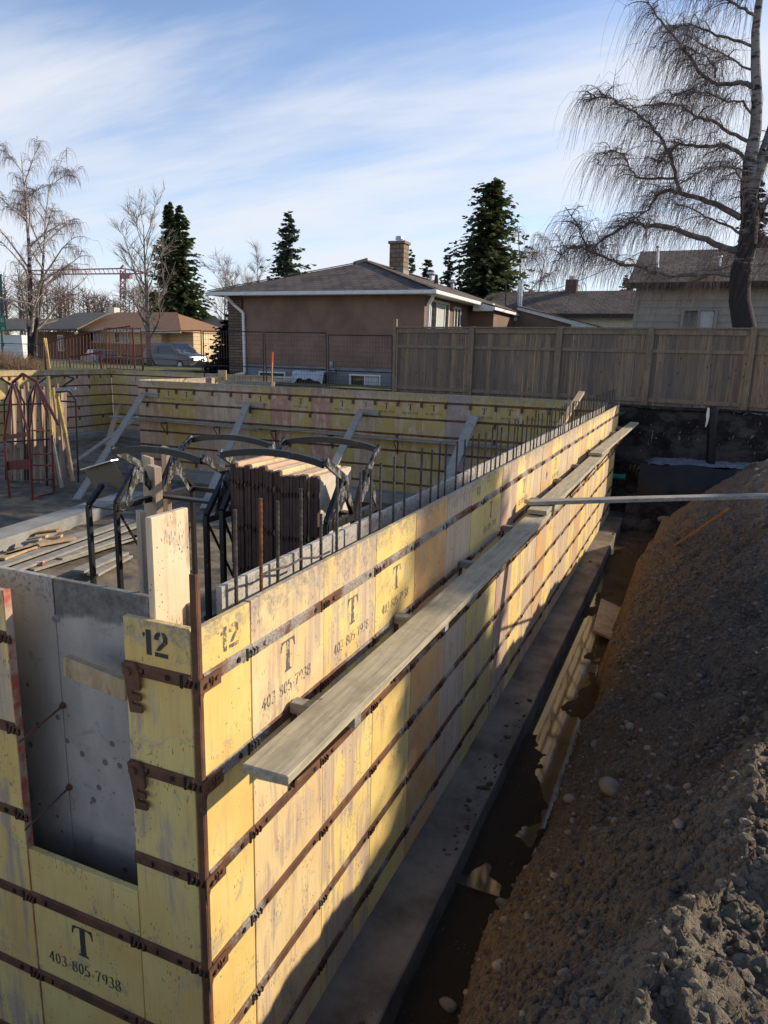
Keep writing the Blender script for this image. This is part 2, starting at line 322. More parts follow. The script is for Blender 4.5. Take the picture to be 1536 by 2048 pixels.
def m_shingle(name, a, b, axis='Y'):
    k = NM(name); br = k.node('ShaderNodeTexBrick'); P = k.P()
    mpn = k.node('ShaderNodeMapping'); k.link(k.gpos, mpn.inputs[0])
    if axis == 'Y': mpn.inputs['Rotation'].default_value = (0, 0, R(90))
    k.link(mpn.outputs[0], br.inputs[0]); br.inputs['Scale'].default_value = 1.0; br.inputs['Brick Width'].default_value = 0.42; br.inputs['Row Height'].default_value = 0.34; br.inputs['Mortar Size'].default_value = 0.03
    br.inputs[1].default_value = (*a, 1); br.inputs[2].default_value = (*b, 1); br.inputs[3].default_value = (*[c * 0.35 for c in b], 1); br.inputs['Bias'].default_value = -0.1
    col = k.mix(k.math('MULTIPLY', k.ramp(k.noise(40, 4), 0.4, 0.7), 0.5), br.outputs[0], tuple(c * 0.55 for c in a)); col = k.mix(k.ramp(k.noise(0.8, 4), 0.35, 0.7, 0.0, 0.35), col, tuple(min(1, c * 1.5) for c in a))
    k.bump(br.outputs[1], 0.6, -0.01); return k.done(col, 0.9)
SHX = m_shingle('brown_shingles_front', (0.165, 0.122, 0.095), (0.068, 0.052, 0.043), 'X'); SHY = m_shingle('brown_shingles_side', (0.165, 0.122, 0.095), (0.068, 0.052, 0.043), 'Y')
SHTAN = m_simple('tan_shingles', (0.31, 0.17, 0.09), (0.23, 0.125, 0.07), 6, 0.9); SHGREY = m_simple('grey_shingles', (0.16, 0.145, 0.12), (0.11, 0.10, 0.085), 6, 0.9)
def m_brick(name, a, b, mort, w=0.22, h=0.07, face='XZ'):
    k = NM(name); br = k.node('ShaderNodeTexBrick'); P = k.P(); sx = k.node('ShaderNodeSeparateXYZ'); k.link(k.gpos, sx.inputs[0])
    cm = k.node('ShaderNodeCombineXYZ'); ad = k.math('ADD', sx.outputs[0], sx.outputs[1]); k.link(ad, cm.inputs[0]); k.link(sx.outputs[2], cm.inputs[1]); k.link(cm.outputs[0], br.inputs[0])
    br.inputs['Scale'].default_value = 1.0; br.inputs['Brick Width'].default_value = w; br.inputs['Row Height'].default_value = h; br.inputs['Mortar Size'].default_value = h * 0.12
    br.inputs[1].default_value = (*a, 1); br.inputs[2].default_value = (*b, 1); br.inputs[3].default_value = (*mort, 1)
    col = k.mix(k.math('MULTIPLY', k.ramp(k.noise(9, 4), 0.4, 0.7), 0.5), br.outputs[0], tuple(c * 0.5 for c in a)); k.bump(br.outputs[1], 0.7, -0.02); return k.done(col, 0.9)
STONE = m_brick('ledge_stone', (0.20, 0.14, 0.10), (0.11, 0.082, 0.068), (0.03, 0.025, 0.022), 0.5, 0.11); BRICK = m_brick('tan_brick', (0.46, 0.26, 0.13), (0.38, 0.21, 0.11), (0.3, 0.22, 0.15)); CHIM = m_brick('chimney_block', (0.27, 0.20, 0.13), (0.22, 0.165, 0.11), (0.12, 0.09, 0.07), 0.4, 0.2)
YSTUC = m_simple('cream_stucco', (0.74, 0.57, 0.34), (0.66, 0.50, 0.30), 2, 0.9); WSIDE = m_simple('white_siding', (0.78, 0.78, 0.76), (0.68, 0.68, 0.66), 3, 0.7); GSIDE = m_simple('mauve_grey_siding', (0.24, 0.195, 0.18), (0.20, 0.165, 0.155), 2, 0.9)
def m_siding():
    k = NM('cream_lap_siding'); k.P(); sz = k.node('ShaderNodeSeparateXYZ'); k.link(k.gpos, sz.inputs[0])
    fr = k.math('FRACT', k.math('MULTIPLY', sz.outputs[2], 1 / 0.26)); col = k.mix(k.ramp(k.noise(2, 5), 0.3, 0.7), (0.38, 0.345, 0.30), (0.31, 0.285, 0.25)); k.bump(fr, 0.8, 0.03); return k.done(col, 0.8)
SIDING = m_siding(); CREAM = m_simple('cream_wall', (0.62, 0.60, 0.50), (0.54, 0.52, 0.44), 2, 0.9)
def m_cedar():
    k = NM('cedar_boards'); g = k.noise(1.0, 5, 0.6, (45, 45, 1.6), 0.4); P = k.pos
    sx = k.node('ShaderNodeSeparateXYZ'); k.link(k.gpos, sx.inputs[0])
    bid = k.math('FLOOR', k.math('MULTIPLY', sx.outputs[0], 1 / 0.136)); wn_ = k.node('ShaderNodeTexWhiteNoise', noise_dimensions='1D'); k.link(bid, wn_.inputs['W'])
    a = k.mix(wn_.outputs[0], (0.36, 0.25, 0.155), (0.165, 0.128, 0.10)); col = k.mix(k.ramp(g, 0.35, 0.8), a, (0.085, 0.066, 0.052))
    w = k.ramp(k.noise(0.7, 5, 0.6), 0.42, 0.68); col = k.mix(k.math('MULTIPLY', w, 0.45), col, (0.13, 0.12, 0.115))
    v = k.voro(1.0, (7.3, 7.3, 3.4)); col = k.mix(k.math('MULTIPLY', k.math('LESS_THAN', v, 0.11), 0.75), col, (0.035, 0.026, 0.02))
    k.bump(g, 0.3, 0.005); return k.done(col, 0.9)
CEDAR = m_cedar(); CEDARP = m_lumber('cedar_post', (0.28, 0.21, 0.145), (0.165, 0.125, 0.09), (30, 30, 2))
def m_bark_birch(name, white=(0.52, 0.49, 0.46), dark=0.5):
    k = NM(name); P = k.P(); b = k.noise(1.0, 5, 0.7, (2.2, 2.2, 9)); sz = k.node('ShaderNodeSeparateXYZ'); k.link(k.gpos, sz.inputs[0])
    low = k.ramp(sz.outputs[2], 2.0, 7.0, 0.26, 0.0); m = k.ramp(k.math('ADD', b, low), 0.50, 0.62)
    col = k.mix(m, white, (0.035, 0.03, 0.03)); k.bump(k.noise(18, 5, 0.7, (1, 1, 0.4)), 0.8, 0.03); return k.done(col, 0.9)
BIRCH = m_bark_birch('birch_bark'); BIRCHD = m_bark_birch('shaded_birch_bark', (0.27, 0.25, 0.235)); LIMB = m_simple('dark_limb_bark', (0.15, 0.128, 0.115), (0.30, 0.27, 0.245), 6, 0.9, lo=0.45, hi=0.7); TWIG = m_simple('purple_brown_twigs', (0.19, 0.135, 0.12), (0.13, 0.09, 0.082), 3, 0.9)  # right birch bark darkened: backlit shade put into its colour
TWIGR = m_simple('reddish_twigs', (0.19, 0.115, 0.105), (0.13, 0.08, 0.075), 3, 0.9); LIMBW = m_simple('pale_birch_limb', (0.55, 0.50, 0.45), (0.28, 0.24, 0.21), 5, 0.9); GREYB = m_simple('grey_bark', (0.21, 0.18, 0.15), (0.13, 0.11, 0.095), 5, 0.9); TWIGG = m_simple('grey_twigs', (0.26, 0.225, 0.19), (0.18, 0.15, 0.13), 3, 0.9)
def m_needle(name, a, b):
    k = NM(name); col = k.mix(k.ramp(k.noise(1.6, 4), 0.35, 0.65), a, b); m_ = k.done(col, 0.8, 0, 0.2); tr_ = k.node('ShaderNodeBsdfTranslucent'); k.link(col, tr_.inputs[0]); mx = k.node('ShaderNodeMixShader'); mx.inputs[0].default_value = 0.35; k.link(k.b.outputs[0], mx.inputs[1]); k.link(tr_.outputs[0], mx.inputs[2]); k.link(mx.outputs[0], k.n['Material Output'].inputs[0]); return m_
NEED = m_needle('spruce_needles', (0.075, 0.105, 0.045), (0.13, 0.155, 0.065)); NEEDB = m_needle('blue_spruce_needles', (0.08, 0.11, 0.08), (0.13, 0.165, 0.115)); NEEDD = m_needle('dark_juniper', (0.016, 0.017, 0.016), (0.03, 0.028, 0.025))
ROCK = m_simple('stone', (0.27, 0.22, 0.165), (0.15, 0.12, 0.09), 6, 0.9, bump=0.4); ORANGE = m_simple('orange_marker_paint', (0.8, 0.10, 0.02), (0.7, 0.09, 0.02), 4, 0.6)
# ------------------------------------------------------------------ lettering
def arc(cx, cy, rx, ry, a0, a1, n=14): return [(cx + rx * math.cos(R(a0 + (a1 - a0) * i / n)), cy + ry * math.sin(R(a0 + (a1 - a0) * i / n))) for i in range(n + 1)]
GL = {
 '0': [arc(.25, .5, .19, .46, 90, 450, 22)],
 '3': [arc(.22, .74, .18, .22, 150, -90, 14) + arc(.22, .27, .21, .25, 90, -150, 14)],
 '4': [[(.34, .04), (.34, .97), (.02, .30), (.48, .30)], [(.24, .04), (.44, .04)]],
 '5': [[(.44, .95), (.10, .95), (.08, .55)] + arc(.23, .32, .21, .28, 125, -150, 16)],
 '7': [[(.05, .82), (.05, .95), (.45, .95), (.28, .55), (.18, .04)]],
 '8': [arc(.25, .74, .17, .22, -90, 270, 18), arc(.25, .27, .21, .25, 90, 450, 18)],
 '9': [arc(.25, .68, .19, .28, 0, 360, 18), [(.44, .68), (.42, .38), (.30, .12), (.14, .05)]],
 '-': [[(.08, .40), (.32, .40)]],
}
def glyph_quads(text, h, track=0.60, nx=0.062, ny=0.022):
    """Didone-like digits: a slanted nib swept along each stroke; returns quads in 2D, centred"""
    qs = []; x = 0.0
    for ch in text:
        for st in GL[ch]:
            for (ax, ay), (bx, by) in zip(st[:-1], st[1:]):
                qs.append([(x + ax - nx, ay - ny), (x + ax + nx, ay + ny), (x + bx + nx, by + ny), (x + bx - nx, by - ny)])
        x += track * (0.75 if ch == '-' else 1.0)
    w = x * h
    return [[(px * h - w / 2, py * h) for px, py in q] for q in qs], w
TPOLY = [(-.48, 1), (.48, 1), (.52, .70), (.47, .70), (.40, .88), (.28, .94), (.13, .95), (.13, .09), (.24, .04), (.24, 0), (-.24, 0), (-.24, .04), (-.13, .09), (-.13, .95), (-.28, .94), (-.40, .88), (-.47, .70), (-.52, .70)]
def font_mesh(text, size, stencil=False):
    cu = bpy.data.curves.new('lettering', 'FONT'); cu.body = text; cu.size = size; cu.align_x = 'CENTER'; cu.align_y = 'CENTER'; cu.resolution_u = 3
    ob = bpy.data.objects.new('lettering', cu); COL.objects.link(ob); bpy.context.view_layer.update()
    me = bpy.data.meshes.new_from_object(ob.evaluated_get(bpy.context.evaluated_depsgraph_get())); bpy.data.objects.remove(ob); bpy.data.curves.remove(cu)
    vs = [(v.co.x, v.co.y) for v in me.vertices]; fs = [tuple(p.vertices) for p in me.polygons]; bpy.data.meshes.remove(me); return vs, fs
STENCIL12 = {  # bold stencil digits built from bars, unit height
 '1': [[(.10, 0), (.34, 0), (.34, 1), (.10, 1)], [(-.06, .72), (.05, .72), (.05, .86), (-.06, .84)]],
 '2': [[(0, 0), (.62, 0), (.62, .17), (0, .17)],
       [(.06, .24), (.24, .24), (.42, .42), (.62, .60), (.62, .82), (.50, .97), (.36, 1.0), (.36, .82), (.42, .74), (.40, .62), (.20, .44)],
       [(0, .66), (.19, .66), (.21, .78), (.28, .84), (.28, 1.0), (.10, .93), (0, .80)]],
 '4': [[(.40, 0), (.60, 0), (.60, .22), (.40, .22)], [(.40, .38), (.60, .38), (.60, 1), (.44, 1), (.0, .40), (.0, .26), (.62, .26), (.62, .36), (.16, .36), (.40, .74)]],
}

# ------------------------------------------------------------------ form walls
ZS = [-0.177 - 0.4058 * k for k in range(6)]          # top edge of each strap row
WTOP, WBOT = 0.0, -2.452
YEL = (0.78, 0.605, 0.225); YEL2 = (0.62, 0.50, 0.20); ORG = (0.66, 0.39, 0.16); TAN = (0.62, 0.45, 0.31); PINK = (0.46, 0.31, 0.25); GRY = (0.43, 0.37, 0.32); CRM = (0.74, 0.58, 0.31); PNKR = (0.50, 0.26, 0.20)
def form_wall(o, u, n, widths, looks, label, name='form_wall', marks=None, z0=WBOT, z1=WTOP, straps=ZS, mat=PLY, notch=None, detail=1.0, strapmats=None, cat='formwork', group=None, strap_from=0, jhooks=False, nostrap=()):
    """o: (x, y) of the first seam; u: unit vector along the wall; n: outward unit normal; widths: panel widths; looks: (paint, coverage) each"""
    o = Vector((o[0], o[1], 0)); u = Vector((u[0], u[1], 0)); n = Vector((n[0], n[1], 0)); marks = marks or {}
    root = empty(name, (o.x, o.y, z0), 0, label, cat, group)
    def W(s, d, z): return o + u * s + n * d + Vector((0, 0, z))
    s = 0.0; seams = [0.0]; rng = random.Random(len(widths) * 7 + int(abs(o.x) * 10))
    for i, w in enumerate(widths):
        zt = z1 + rng.uniform(-.004, .004); zb = z0; off = rng.uniform(-.0025, .0025)
        if notch and i in notch: zt = notch[i]
        mb = MB(); a, b = s + 0.0015, s + w - 0.0015
        vs = [W(a, off, zb), W(b, off, zb), W(b, off - .028, zb), W(a, off - .028, zb), W(a, off, zt), W(b, off, zt), W(b, off - .028, zt), W(a, off - .028, zt)]
        mb.add(vs, [(3, 2, 1, 0), (4, 5, 6, 7), (0, 1, 5, 4), (1, 2, 6, 5), (2, 3, 7, 6), (3, 0, 4, 7)])
        ob = mb.build('form_panel', mat, root, bevel=0.002)
        col, cov = looks[i % len(looks)]; ob.color = (*col, cov)
        for (kind, zc, *rest) in marks.get(i, []):
            ink = rest[0] if rest else INK; cx = s + w * (rest[1] if len(rest) > 1 else 0.5) + rng.uniform(-.03, .03); zc = zc + rng.uniform(-.012, .012); tl = rng.uniform(-.03, .03); lm = MB(); d = off + 0.0016
            if kind == 'T':
                hT = 0.145; lm.v = [tuple(W(cx + px * .115, d, zc - .03 - hT + py * hT)) for px, py in TPOLY]; lm.f = [(17, 0, 1, 2, 3, 4, 5, 6, 13, 14, 15, 16), (6, 7, 12, 13), (7, 8, 9, 10, 11, 12)]
                lm.build('stencil_letter', ink, ob, recalc=False)
                qs, _ = glyph_quads('403-805-7938', 0.058, .62); l2 = MB()
                for q in qs: l2.add([W(cx + px - py * tl, d, zc - .275 + py + px * tl) for px, py in q], [(0, 1, 2, 3)])
                l2.build('stencil_number', ink, ob, recalc=False)
            elif kind in ('12', '14'):
                h = 0.098
                for j, ch in enumerate(kind):
                    for poly in STENCIL12[ch]:
                        b_ = len(lm.v); lm.v += [tuple(W(cx + (px - .42 + j * .50) * h * .98, d, zc + py * h)) for px, py in poly]; lm.f.append(tuple(b_ + q for q in range(len(poly))))
                lm.build('stencil_number', ink, ob, recalc=False)
            else:
                vs2, fs2 = font_mesh(kind, rest[2] if len(rest) > 2 else 0.11); lm.add([W(cx + px, d, zc + py) for px, py in vs2], fs2); lm.build('printed_word', ink, ob, recalc=False)
        s += w; seams.append(s)
    for r, z in enumerate(straps):
        mb = MB(); dk = MB()
        for i, w in enumerate(widths):
            if notch and i in notch and z > notch[i]: continue
            if (i, r) in nostrap: continue
            a, b = seams[i] + .002, seams[i + 1] - .002; jz = rng.uniform(-.003, .003); pr = .007 + rng.uniform(0, .002)
            prof = [(0.0, .004), (pr, -.006), (pr, -.046), (0.0, -.050)]
            k0 = len(mb.v)
            for sx in (a, b):
                for d, dz in prof: mb.v.append(tuple(W(sx, d, z + jz + dz)))
            mb.f += [(k0, k0 + 1, k0 + 5, k0 + 4), (k0 + 1, k0 + 2, k0 + 6, k0 + 5), (k0 + 2, k0 + 3, k0 + 7, k0 + 6), (k0, k0 + 3, k0 + 2, k0 + 1), (k0 + 4, k0 + 5, k0 + 6, k0 + 7)]
            # hardware at the seams: bolt hole, wedge slot, bent tie ends
            if detail > 0:
                for sx, near in ((b, True), (a, False)):
                    if near:
                        hs = sx - .095; dk.tube([W(hs, .006, z - .024), W(hs, .0125, z - .024)], [.0125, .011], 8)
                        c = sx - .035; q = W(c, 0, z)
                        k1 = [W(c - .006, .011, z - .002), W(c + .005, .011, z - .002), W(c + .005, .011, z - .052), W(c - .006, .011, z - .052)]
                        dk.add(k1 + [v_ + n * -.006 for v_ in k1], [(0, 1, 2, 3), (0, 1, 5, 4), (1, 2, 6, 5), (2, 3, 7, 6), (3, 0, 4, 7)])
                        for e in (0, 1, 2):
                            c = sx - .016 + e * .022 + rng.uniform(-.003, .003)
                            mb.tube([W(c, .006, z - .012), W(c + .004, .017, z - .018), W(c - .003, .018, z - .034), W(c + .002, .009, z - .044)], .0042, 5)
                            dk.tube([W(c + .006, .010, z - .016), W(c + .009, .0115, z - .04)], .0034, 4)
                    else:
                        hs = sx + .085; mb.tube([W(hs, .005, z - .02), W(hs, .016, z - .02)], [.011, .009], 7); dk.tube([W(hs + .007, .0095, z - .014), W(hs + .006, .0095, z - .034)], .005, 5)
            if jhooks and r == 0 or (jhooks and rng.random() < .12):
                c = b - .02; mb.box(0, 0, 0, 0, 0, 0); k2 = W(c, .03, z - .02); mb.bar(k2, k2 + Vector((0, 0, -.13)), .05, .03, up=tuple(n))
        if not mb.f: continue
        so = mb.build('steel_strap', (strapmats[r] if strapmats else (RUSTC if r == 1 else RUSTM)), root)
        if dk.f: dk.build('wedge_slot', HOLE, so)
    return root, seams, W

# long outer wall, facing +X
ft2 = 0.6096
LW = [0.306] + [ft2] * 5 + [0.3556] + [ft2] * 18
LL = [(YEL, .66), (CRM, .55), (YEL, .50), (YEL, .62), (ORG, .60), (GRY, .40), (YEL2, .60), (YEL2, .56), (PINK, .5), (YEL, .56), (CRM, .45), (ORG, .52), (YEL, .55), (CRM, .45), (CRM, .42), (YEL, .52), (ORG, .5), (YEL, .55), (YEL, .5), (CRM, .5), (YEL, .58), (YEL, .5), (ORG, .45), (YEL, .55), (YEL, .6)]
tz = ZS[0] - .05
LM = {0: [('12', -.148, INKW)], 1: [('T', tz, INKW, .5)], 2: [('T', tz, INKW, .5)], 3: [('T', tz, INKW, .5)], 6: [('14', -.145, INKW)], 7: [('T', tz, INKW, .45)], 9: [('T', tz, INKW)], 12: [('T', tz, INKW)]}
long_wall, LS, LWF = form_wall((0, .0228), (0, 1), (1, 0), LW, LL, 'long sunlit wall of yellow and tan plywood form panels beside the trench', marks=LM,
    strapmats=[RUSTC, RUSTC, RUSTM, RUSTM, RUSTM, RUSTM])
# grey paint splash on one panel, end board of the wall
g = MB(); rng = random.Random(3)
for k in range(26):
    a = rng.random() * 6.28; r_ = abs(rng.gauss(0, .05)); c = LWF(LS[11] + .33 + math.cos(a) * r_, .0035, -.36 + math.sin(a) * r_ * 1.2); q = .006 + rng.random() * .016
    k0 = len(g.v); g.v += [tuple(c + Vector((0, math.cos(t) * q, math.sin(t) * q * 1.3))) for t in np.linspace(0, 6.28, 8)[:-1]]; g.f.append(tuple(range(k0, k0 + 7)))
g.build('cement_splash', m_simple('pale_splash', (0.5, 0.52, 0.55), (0.35, 0.36, 0.38), 30), long_wall, recalc=False)
MB().box(-.235, .004, 14.708, 14.74, WBOT, .0).build('end_panel', LUM_Z, long_wall, bevel=.003)
# corner angle iron
ca = MB(); ca.box(-.020, .007, -.010, -.003, -2.43, .205); ca.box(.003, .007, -.003, .016, -2.43, .205)
ca.build('corner_angle', RUST, long_wall, bevel=.0015)
# strap hooks on the angle
hk = MB()
for z in ZS:
    hk.box(.010, .0155, -.012, .11, z - .062, z - .004); hk.add([(.0105, -.012, z - .06), (.0105, .012, z - .06), (.0105, -.010, z - .115), (.0155, -.012, z - .06), (.0155, .012, z - .06), (.0155, -.010, z - .115)], [(0, 1, 2), (3, 5, 4), (0, 3, 4, 1), (1, 4, 5, 2), (2, 5, 3, 0)])
    hk.tube([(.012, .022, z - .035), (.026, .022, z - .035)], .010, 8); hk.tube([(.012, .085, z - .03), (.022, .085, z - .03)], .009, 8)
    for q in (.042, .056): hk.tube([(.014, q, z - .012), (.021, q + .003, z - .02), (.018, q, z - .05)], .0035, 5)
hk.build('strap_end', RUST, long_wall)

# front outer wall, facing -Y (built left to right)
FW = [0.61, 0.61, 0.61, 0.61, 0.61, 0.6096, 0.304]
x0 = -.033 - .304 - .6096 - .61 * 5
FL = [(YEL2, .6), (CRM, .5), (YEL, .6), (YEL2, .62), (YEL, .57), (YEL, .72), (YEL, .60)]
front_wall, FS, FWF = form_wall((x0, 0), (1, 0), (0, -1), FW, FL, 'shaded front wall of yellow form panels with an open notch and the number 12', marks={6: [('12', -.142, INK, .46)], 5: [('T', ZS[3] - .05, INK, .50)]},
    notch={5: -1.18}, strapmats=[RUST] * 6, nostrap=())
# red-edged side of the panel left of the notch
MB().box(x0 + 3.05, x0 + 3.054, -.002, .031, -2.4, -.001).build('red_edge', m_simple('red_edge_paint', (0.42, 0.10, 0.07), (0.45, 0.33, 0.24), 12, lo=.4, hi=.6), front_wall)
# comb-shaped tie brackets hanging on the straps of the numbered panel
for z in (ZS[0], ZS[1]):
    b = MB(); xx = -.30
    prof = [(-.03, .02), (.02, .03), (.045, 0), (.05, -.05), (.05, -.075), (.012, -.08), (.012, -.092), (.05, -.096), (.05, -.118), (.012, -.122), (.012, -.134), (.052, -.138), (.055, -.165), (.0, -.17), (-.012, -.08)]
    b.prism([(px, pz) for px, pz in prof], lambda x, y, t: (xx + x, -.012 - t * .012, z - .02 + y)); b.tube([(xx, -.02, z - .025), (xx, -.036, z - .025)], .017, 8)
    b.build('tie_bracket', RUST, front_wall)
wd = MB(); wd.bar(PY(133, 1330, .04), (-.345, .022, -.31), .035, .085); tag(wd.build('wood_block', LUM_NEW, None, bevel=.004, origin=(-.55, .03, -.36)), 'short fresh timber block nailed across the notch behind the number 12 panel', 'board')
# inner walls of the cavity: front (facing -Y) and long (facing +X)
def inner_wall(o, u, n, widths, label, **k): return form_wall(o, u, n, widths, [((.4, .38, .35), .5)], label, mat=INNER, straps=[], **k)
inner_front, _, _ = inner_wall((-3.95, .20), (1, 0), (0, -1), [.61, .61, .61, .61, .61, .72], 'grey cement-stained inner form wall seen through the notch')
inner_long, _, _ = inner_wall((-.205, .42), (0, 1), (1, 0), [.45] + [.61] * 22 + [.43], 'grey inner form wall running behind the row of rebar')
# dark patch boards at the top of inner front wall
MB().box(-.236, -.208, .03, .235, -1.2, .372).build('x', PLYN, None, bevel=.003)
bk = bpy.data.objects['x']; bk.name = 'bulkhead_board'; bk.color = (0.74, 0.59, 0.40, .60); tag(bk, 'tall bare plywood board standing upright in the wall corner', 'form board')
# tie rods through the notch
for k, (u1, v1, u2, v2) in enumerate(((127, 1410, 38, 1485), (140, 1573, 50, 1660))):
    r_ = MB(); a = PY(u1, v1, .198); b = PY(u2, v2, -.05); r_.tube([a, a.lerp(b, .5), b], .005, 6); r_.tube([a, a + (b - a) * .06], [.016, .012], 8)
    tag(r_.build('tie_rod', RUST, None, origin=tuple(a)), ['upper', 'lower'][k] + ' thin rusty tie rod poking out of the shaded notch', 'tie rod', 'tie rods in the notch')
cone = MB(); c0 = PY(113, 1237, .198); cone.tube([c0, c0 + Vector((0, -.012, 0))], [.017, .013], 10); tag(cone.build('tie_cone', GALV, None, origin=tuple(c0)), 'shiny round tie end near the top of the inner form', 'tie end')
# footings under the back and left walls
for nm, bx_, lb in (('footing', (-20.95, -12.6, 20.75, 21.6), 'concrete footing under the rear wall in the far left corner'), ('footing', (-21.1, -20.3, 6.5, 20.74), 'concrete footing under the far left wall'), ('footing', (-13.3, -.56, 13.95, 14.75), 'concrete footing under the shaded back wall')):
    m = MB(); m.box(*bx_, -2.8, -2.385); tag(m.build(nm, CONC, None, bevel=.01, origin=(bx_[0], bx_[2], -2.8)), lb, 'footing')
# cavity floor
cv = MB(); cv.box(-.204, -.029, .21, 14.70, -2.43, -1.9); cv.box(-3.9, -.25, .03, .198, -2.43, -2.1); tag(cv.build('concrete_fill', CONCD, None), 'poured concrete down in the wall cavity', 'concrete')
# rebar dowels
RY = [.37, .55, .69, .89, 1.1, 1.28, 1.52, 1.67, 1.83, 2.03, 2.18, 2.48, 2.66, 2.83, 3.01, 3.26, 3.44, 3.64, 3.84, 4.03, 4.26, 4.45, 4.63]
y = 4.63
while y < 14.3: y += .215 + .05 * math.sin(y * 7.1); RY.append(y)
rng = random.Random(5)
for i, y in enumerate(RY):
    h = .345 + rng.uniform(-.02, .02); h = .19 if i == 4 else h; x = -.10 + rng.uniform(-.008, .008); b = MB(); lean = rng.uniform(-.008, .008)
    npt = 30 if i < 12 else 2
    if i < 12:
        pts = [(x, y + lean * t / npt, -.45 + (h + .45) * t / npt) for t in range(npt * 2 + 1)]
        pts = [(x, y + lean * t / (npt * 2), -.45 + (h + .45) * t / (npt * 2)) for t in range(npt * 2 + 1)]; b.tube(pts, [.0072 if t % 2 else .0086 for t in range(len(pts))], 7)
    else: b.tube([(x, y, -.45), (x, y + lean, h)], .008, 6)
    lab = {1: 'orange-rusted rebar dowel, second from the wall corner', 0: 'rebar dowel nearest the wall corner', 4: 'short rebar dowel lower than its neighbours'}.get(i, 'grey-brown rebar dowel in the row standing out of the long wall')
    tag(b.build('rebar', RBARO if i == 1 else RBAR, None, origin=(x, y, -.45)), lab, 'rebar', 'rebar dowels along the long wall')
ho = MB(); ho.tube([(-.10, .55, .03), (-.09, .62, .035), (-.085, .75, .02), (-.075, .86, .03), (-.07, 1.0, .0), (-.05, 1.09, .01)], .0055, 6); tag(ho.build('tie_wire_bar', RBAR, None, origin=(-.1, .55, .03)), 'thin bent bar lying across the rebar at the wall top', 'rebar')
gp = MB(); gp.tube([(-.02, 14.80, -.6), (-.015, 14.80, .30)], .012, 8); tag(gp.build('thin_pipe', m_simple('grey_green_pipe', (.18, .24, .22)), None, origin=(-.02, 14.8, -.6)), 'thin grey pipe upright at the far end of the long wall', 'pipe')

# footing of the long wall, trench side
fo = MB(); fo.box(-.55, .345, -.35, 15.05, -2.78, -2.44); fo.box(-5, -.5501, -.35, .5, -2.78, -2.441); tag(fo.build('footing', CONCD, None, bevel=.01), 'damp concrete footing ledge along the base of the long wall', 'footing')

# walkway planks along the long wall
def plank(name, x0, x1, y0, y1, z0, z1, mat, label, n=12, sag=.0, cat='plank', group=None, rz=0):
    b = MB(); nn = n; k = 0
    for i in range(nn + 1):
        t = i / nn; yy = y0 + (y1 - y0) * t; dz = -sag * 4 * t * (1 - t); dx = rz * t
        b.v += [(x0 + dx, yy, z0 + dz), (x1 + dx, yy, z0 + dz), (x1 + dx, yy, z1 + dz), (x0 + dx, yy, z1 + dz)]
    for i in range(nn):
        for j in range(4): b.f.append((4 * i + j, 4 * i + (j + 1) % 4, 4 * i + 4 + (j + 1) % 4, 4 * i + 4 + j))
    b.f += [(3, 2, 1, 0), (4 * nn, 4 * nn + 1, 4 * nn + 2, 4 * nn + 3)]
    return tag(b.build(name, mat, None, bevel=.004, origin=((x0 + x1) / 2, y0, z0)), label, cat, group)
GP = 'scaffold planks along the long wall'
plank('walkway_plank', .145, .335, .045, 5.75, -.538, -.5, LUM_Y, 'nearest dusty scaffold plank along the long wall', sag=.02, group=GP)
plank('walkway_plank', .15, .335, 4.78, 10.1, -.497, -.455, LUM_Y, 'middle scaffold plank lapped over the nearest one', sag=.012, group=GP, rz=-.005)
plank('walkway_plank', .14, .325, 9.15, 15.4, -.452, -.41, LUM_Y, 'far sunlit scaffold plank projecting past the end of the wall', group=GP, rz=.07)
for i, yy in enumerate((.62, 1.82, 3.1, 4.4, 5.6, 7.0, 8.4, 9.9, 11.5, 13.2, 14.4)):
    t = empty('walkway_bracket', (.01, yy, -.60), 0, 'small timber and steel bracket carrying the scaffold plank', 'bracket', 'brackets under the scaffold planks')
    zt = -.549 if yy < 4.7 else (-.50 if yy < 9.1 else -.455)
    MB().box(.012, .33, yy - .02, yy + .045, zt - .05, zt).build('ledger', LUM_X, t, bevel=.003)
    s_ = MB(); s_.bar((.012, yy + .012, -.95), (.30, yy + .012, zt - .05), .02, .02); s_.bar((.016, yy + .012, -.98), (.016, yy + .012, zt - .05), .02, .02); s_.build('brace', RUST, t)
# plank crossing from the walkway to the dirt bank
a = Vector((.10, 4.98, -.43)); b = Vector((3.3, 7.35, -.43)); cp = MB(); cp.bar(a, b, .13, .04, n=6, sag=-.008)
tag(cp.build('crossing_plank', LUM_X, None, bevel=.004, origin=tuple(a)), 'grey plank bridging the trench from the scaffold to the dirt bank', 'plank')

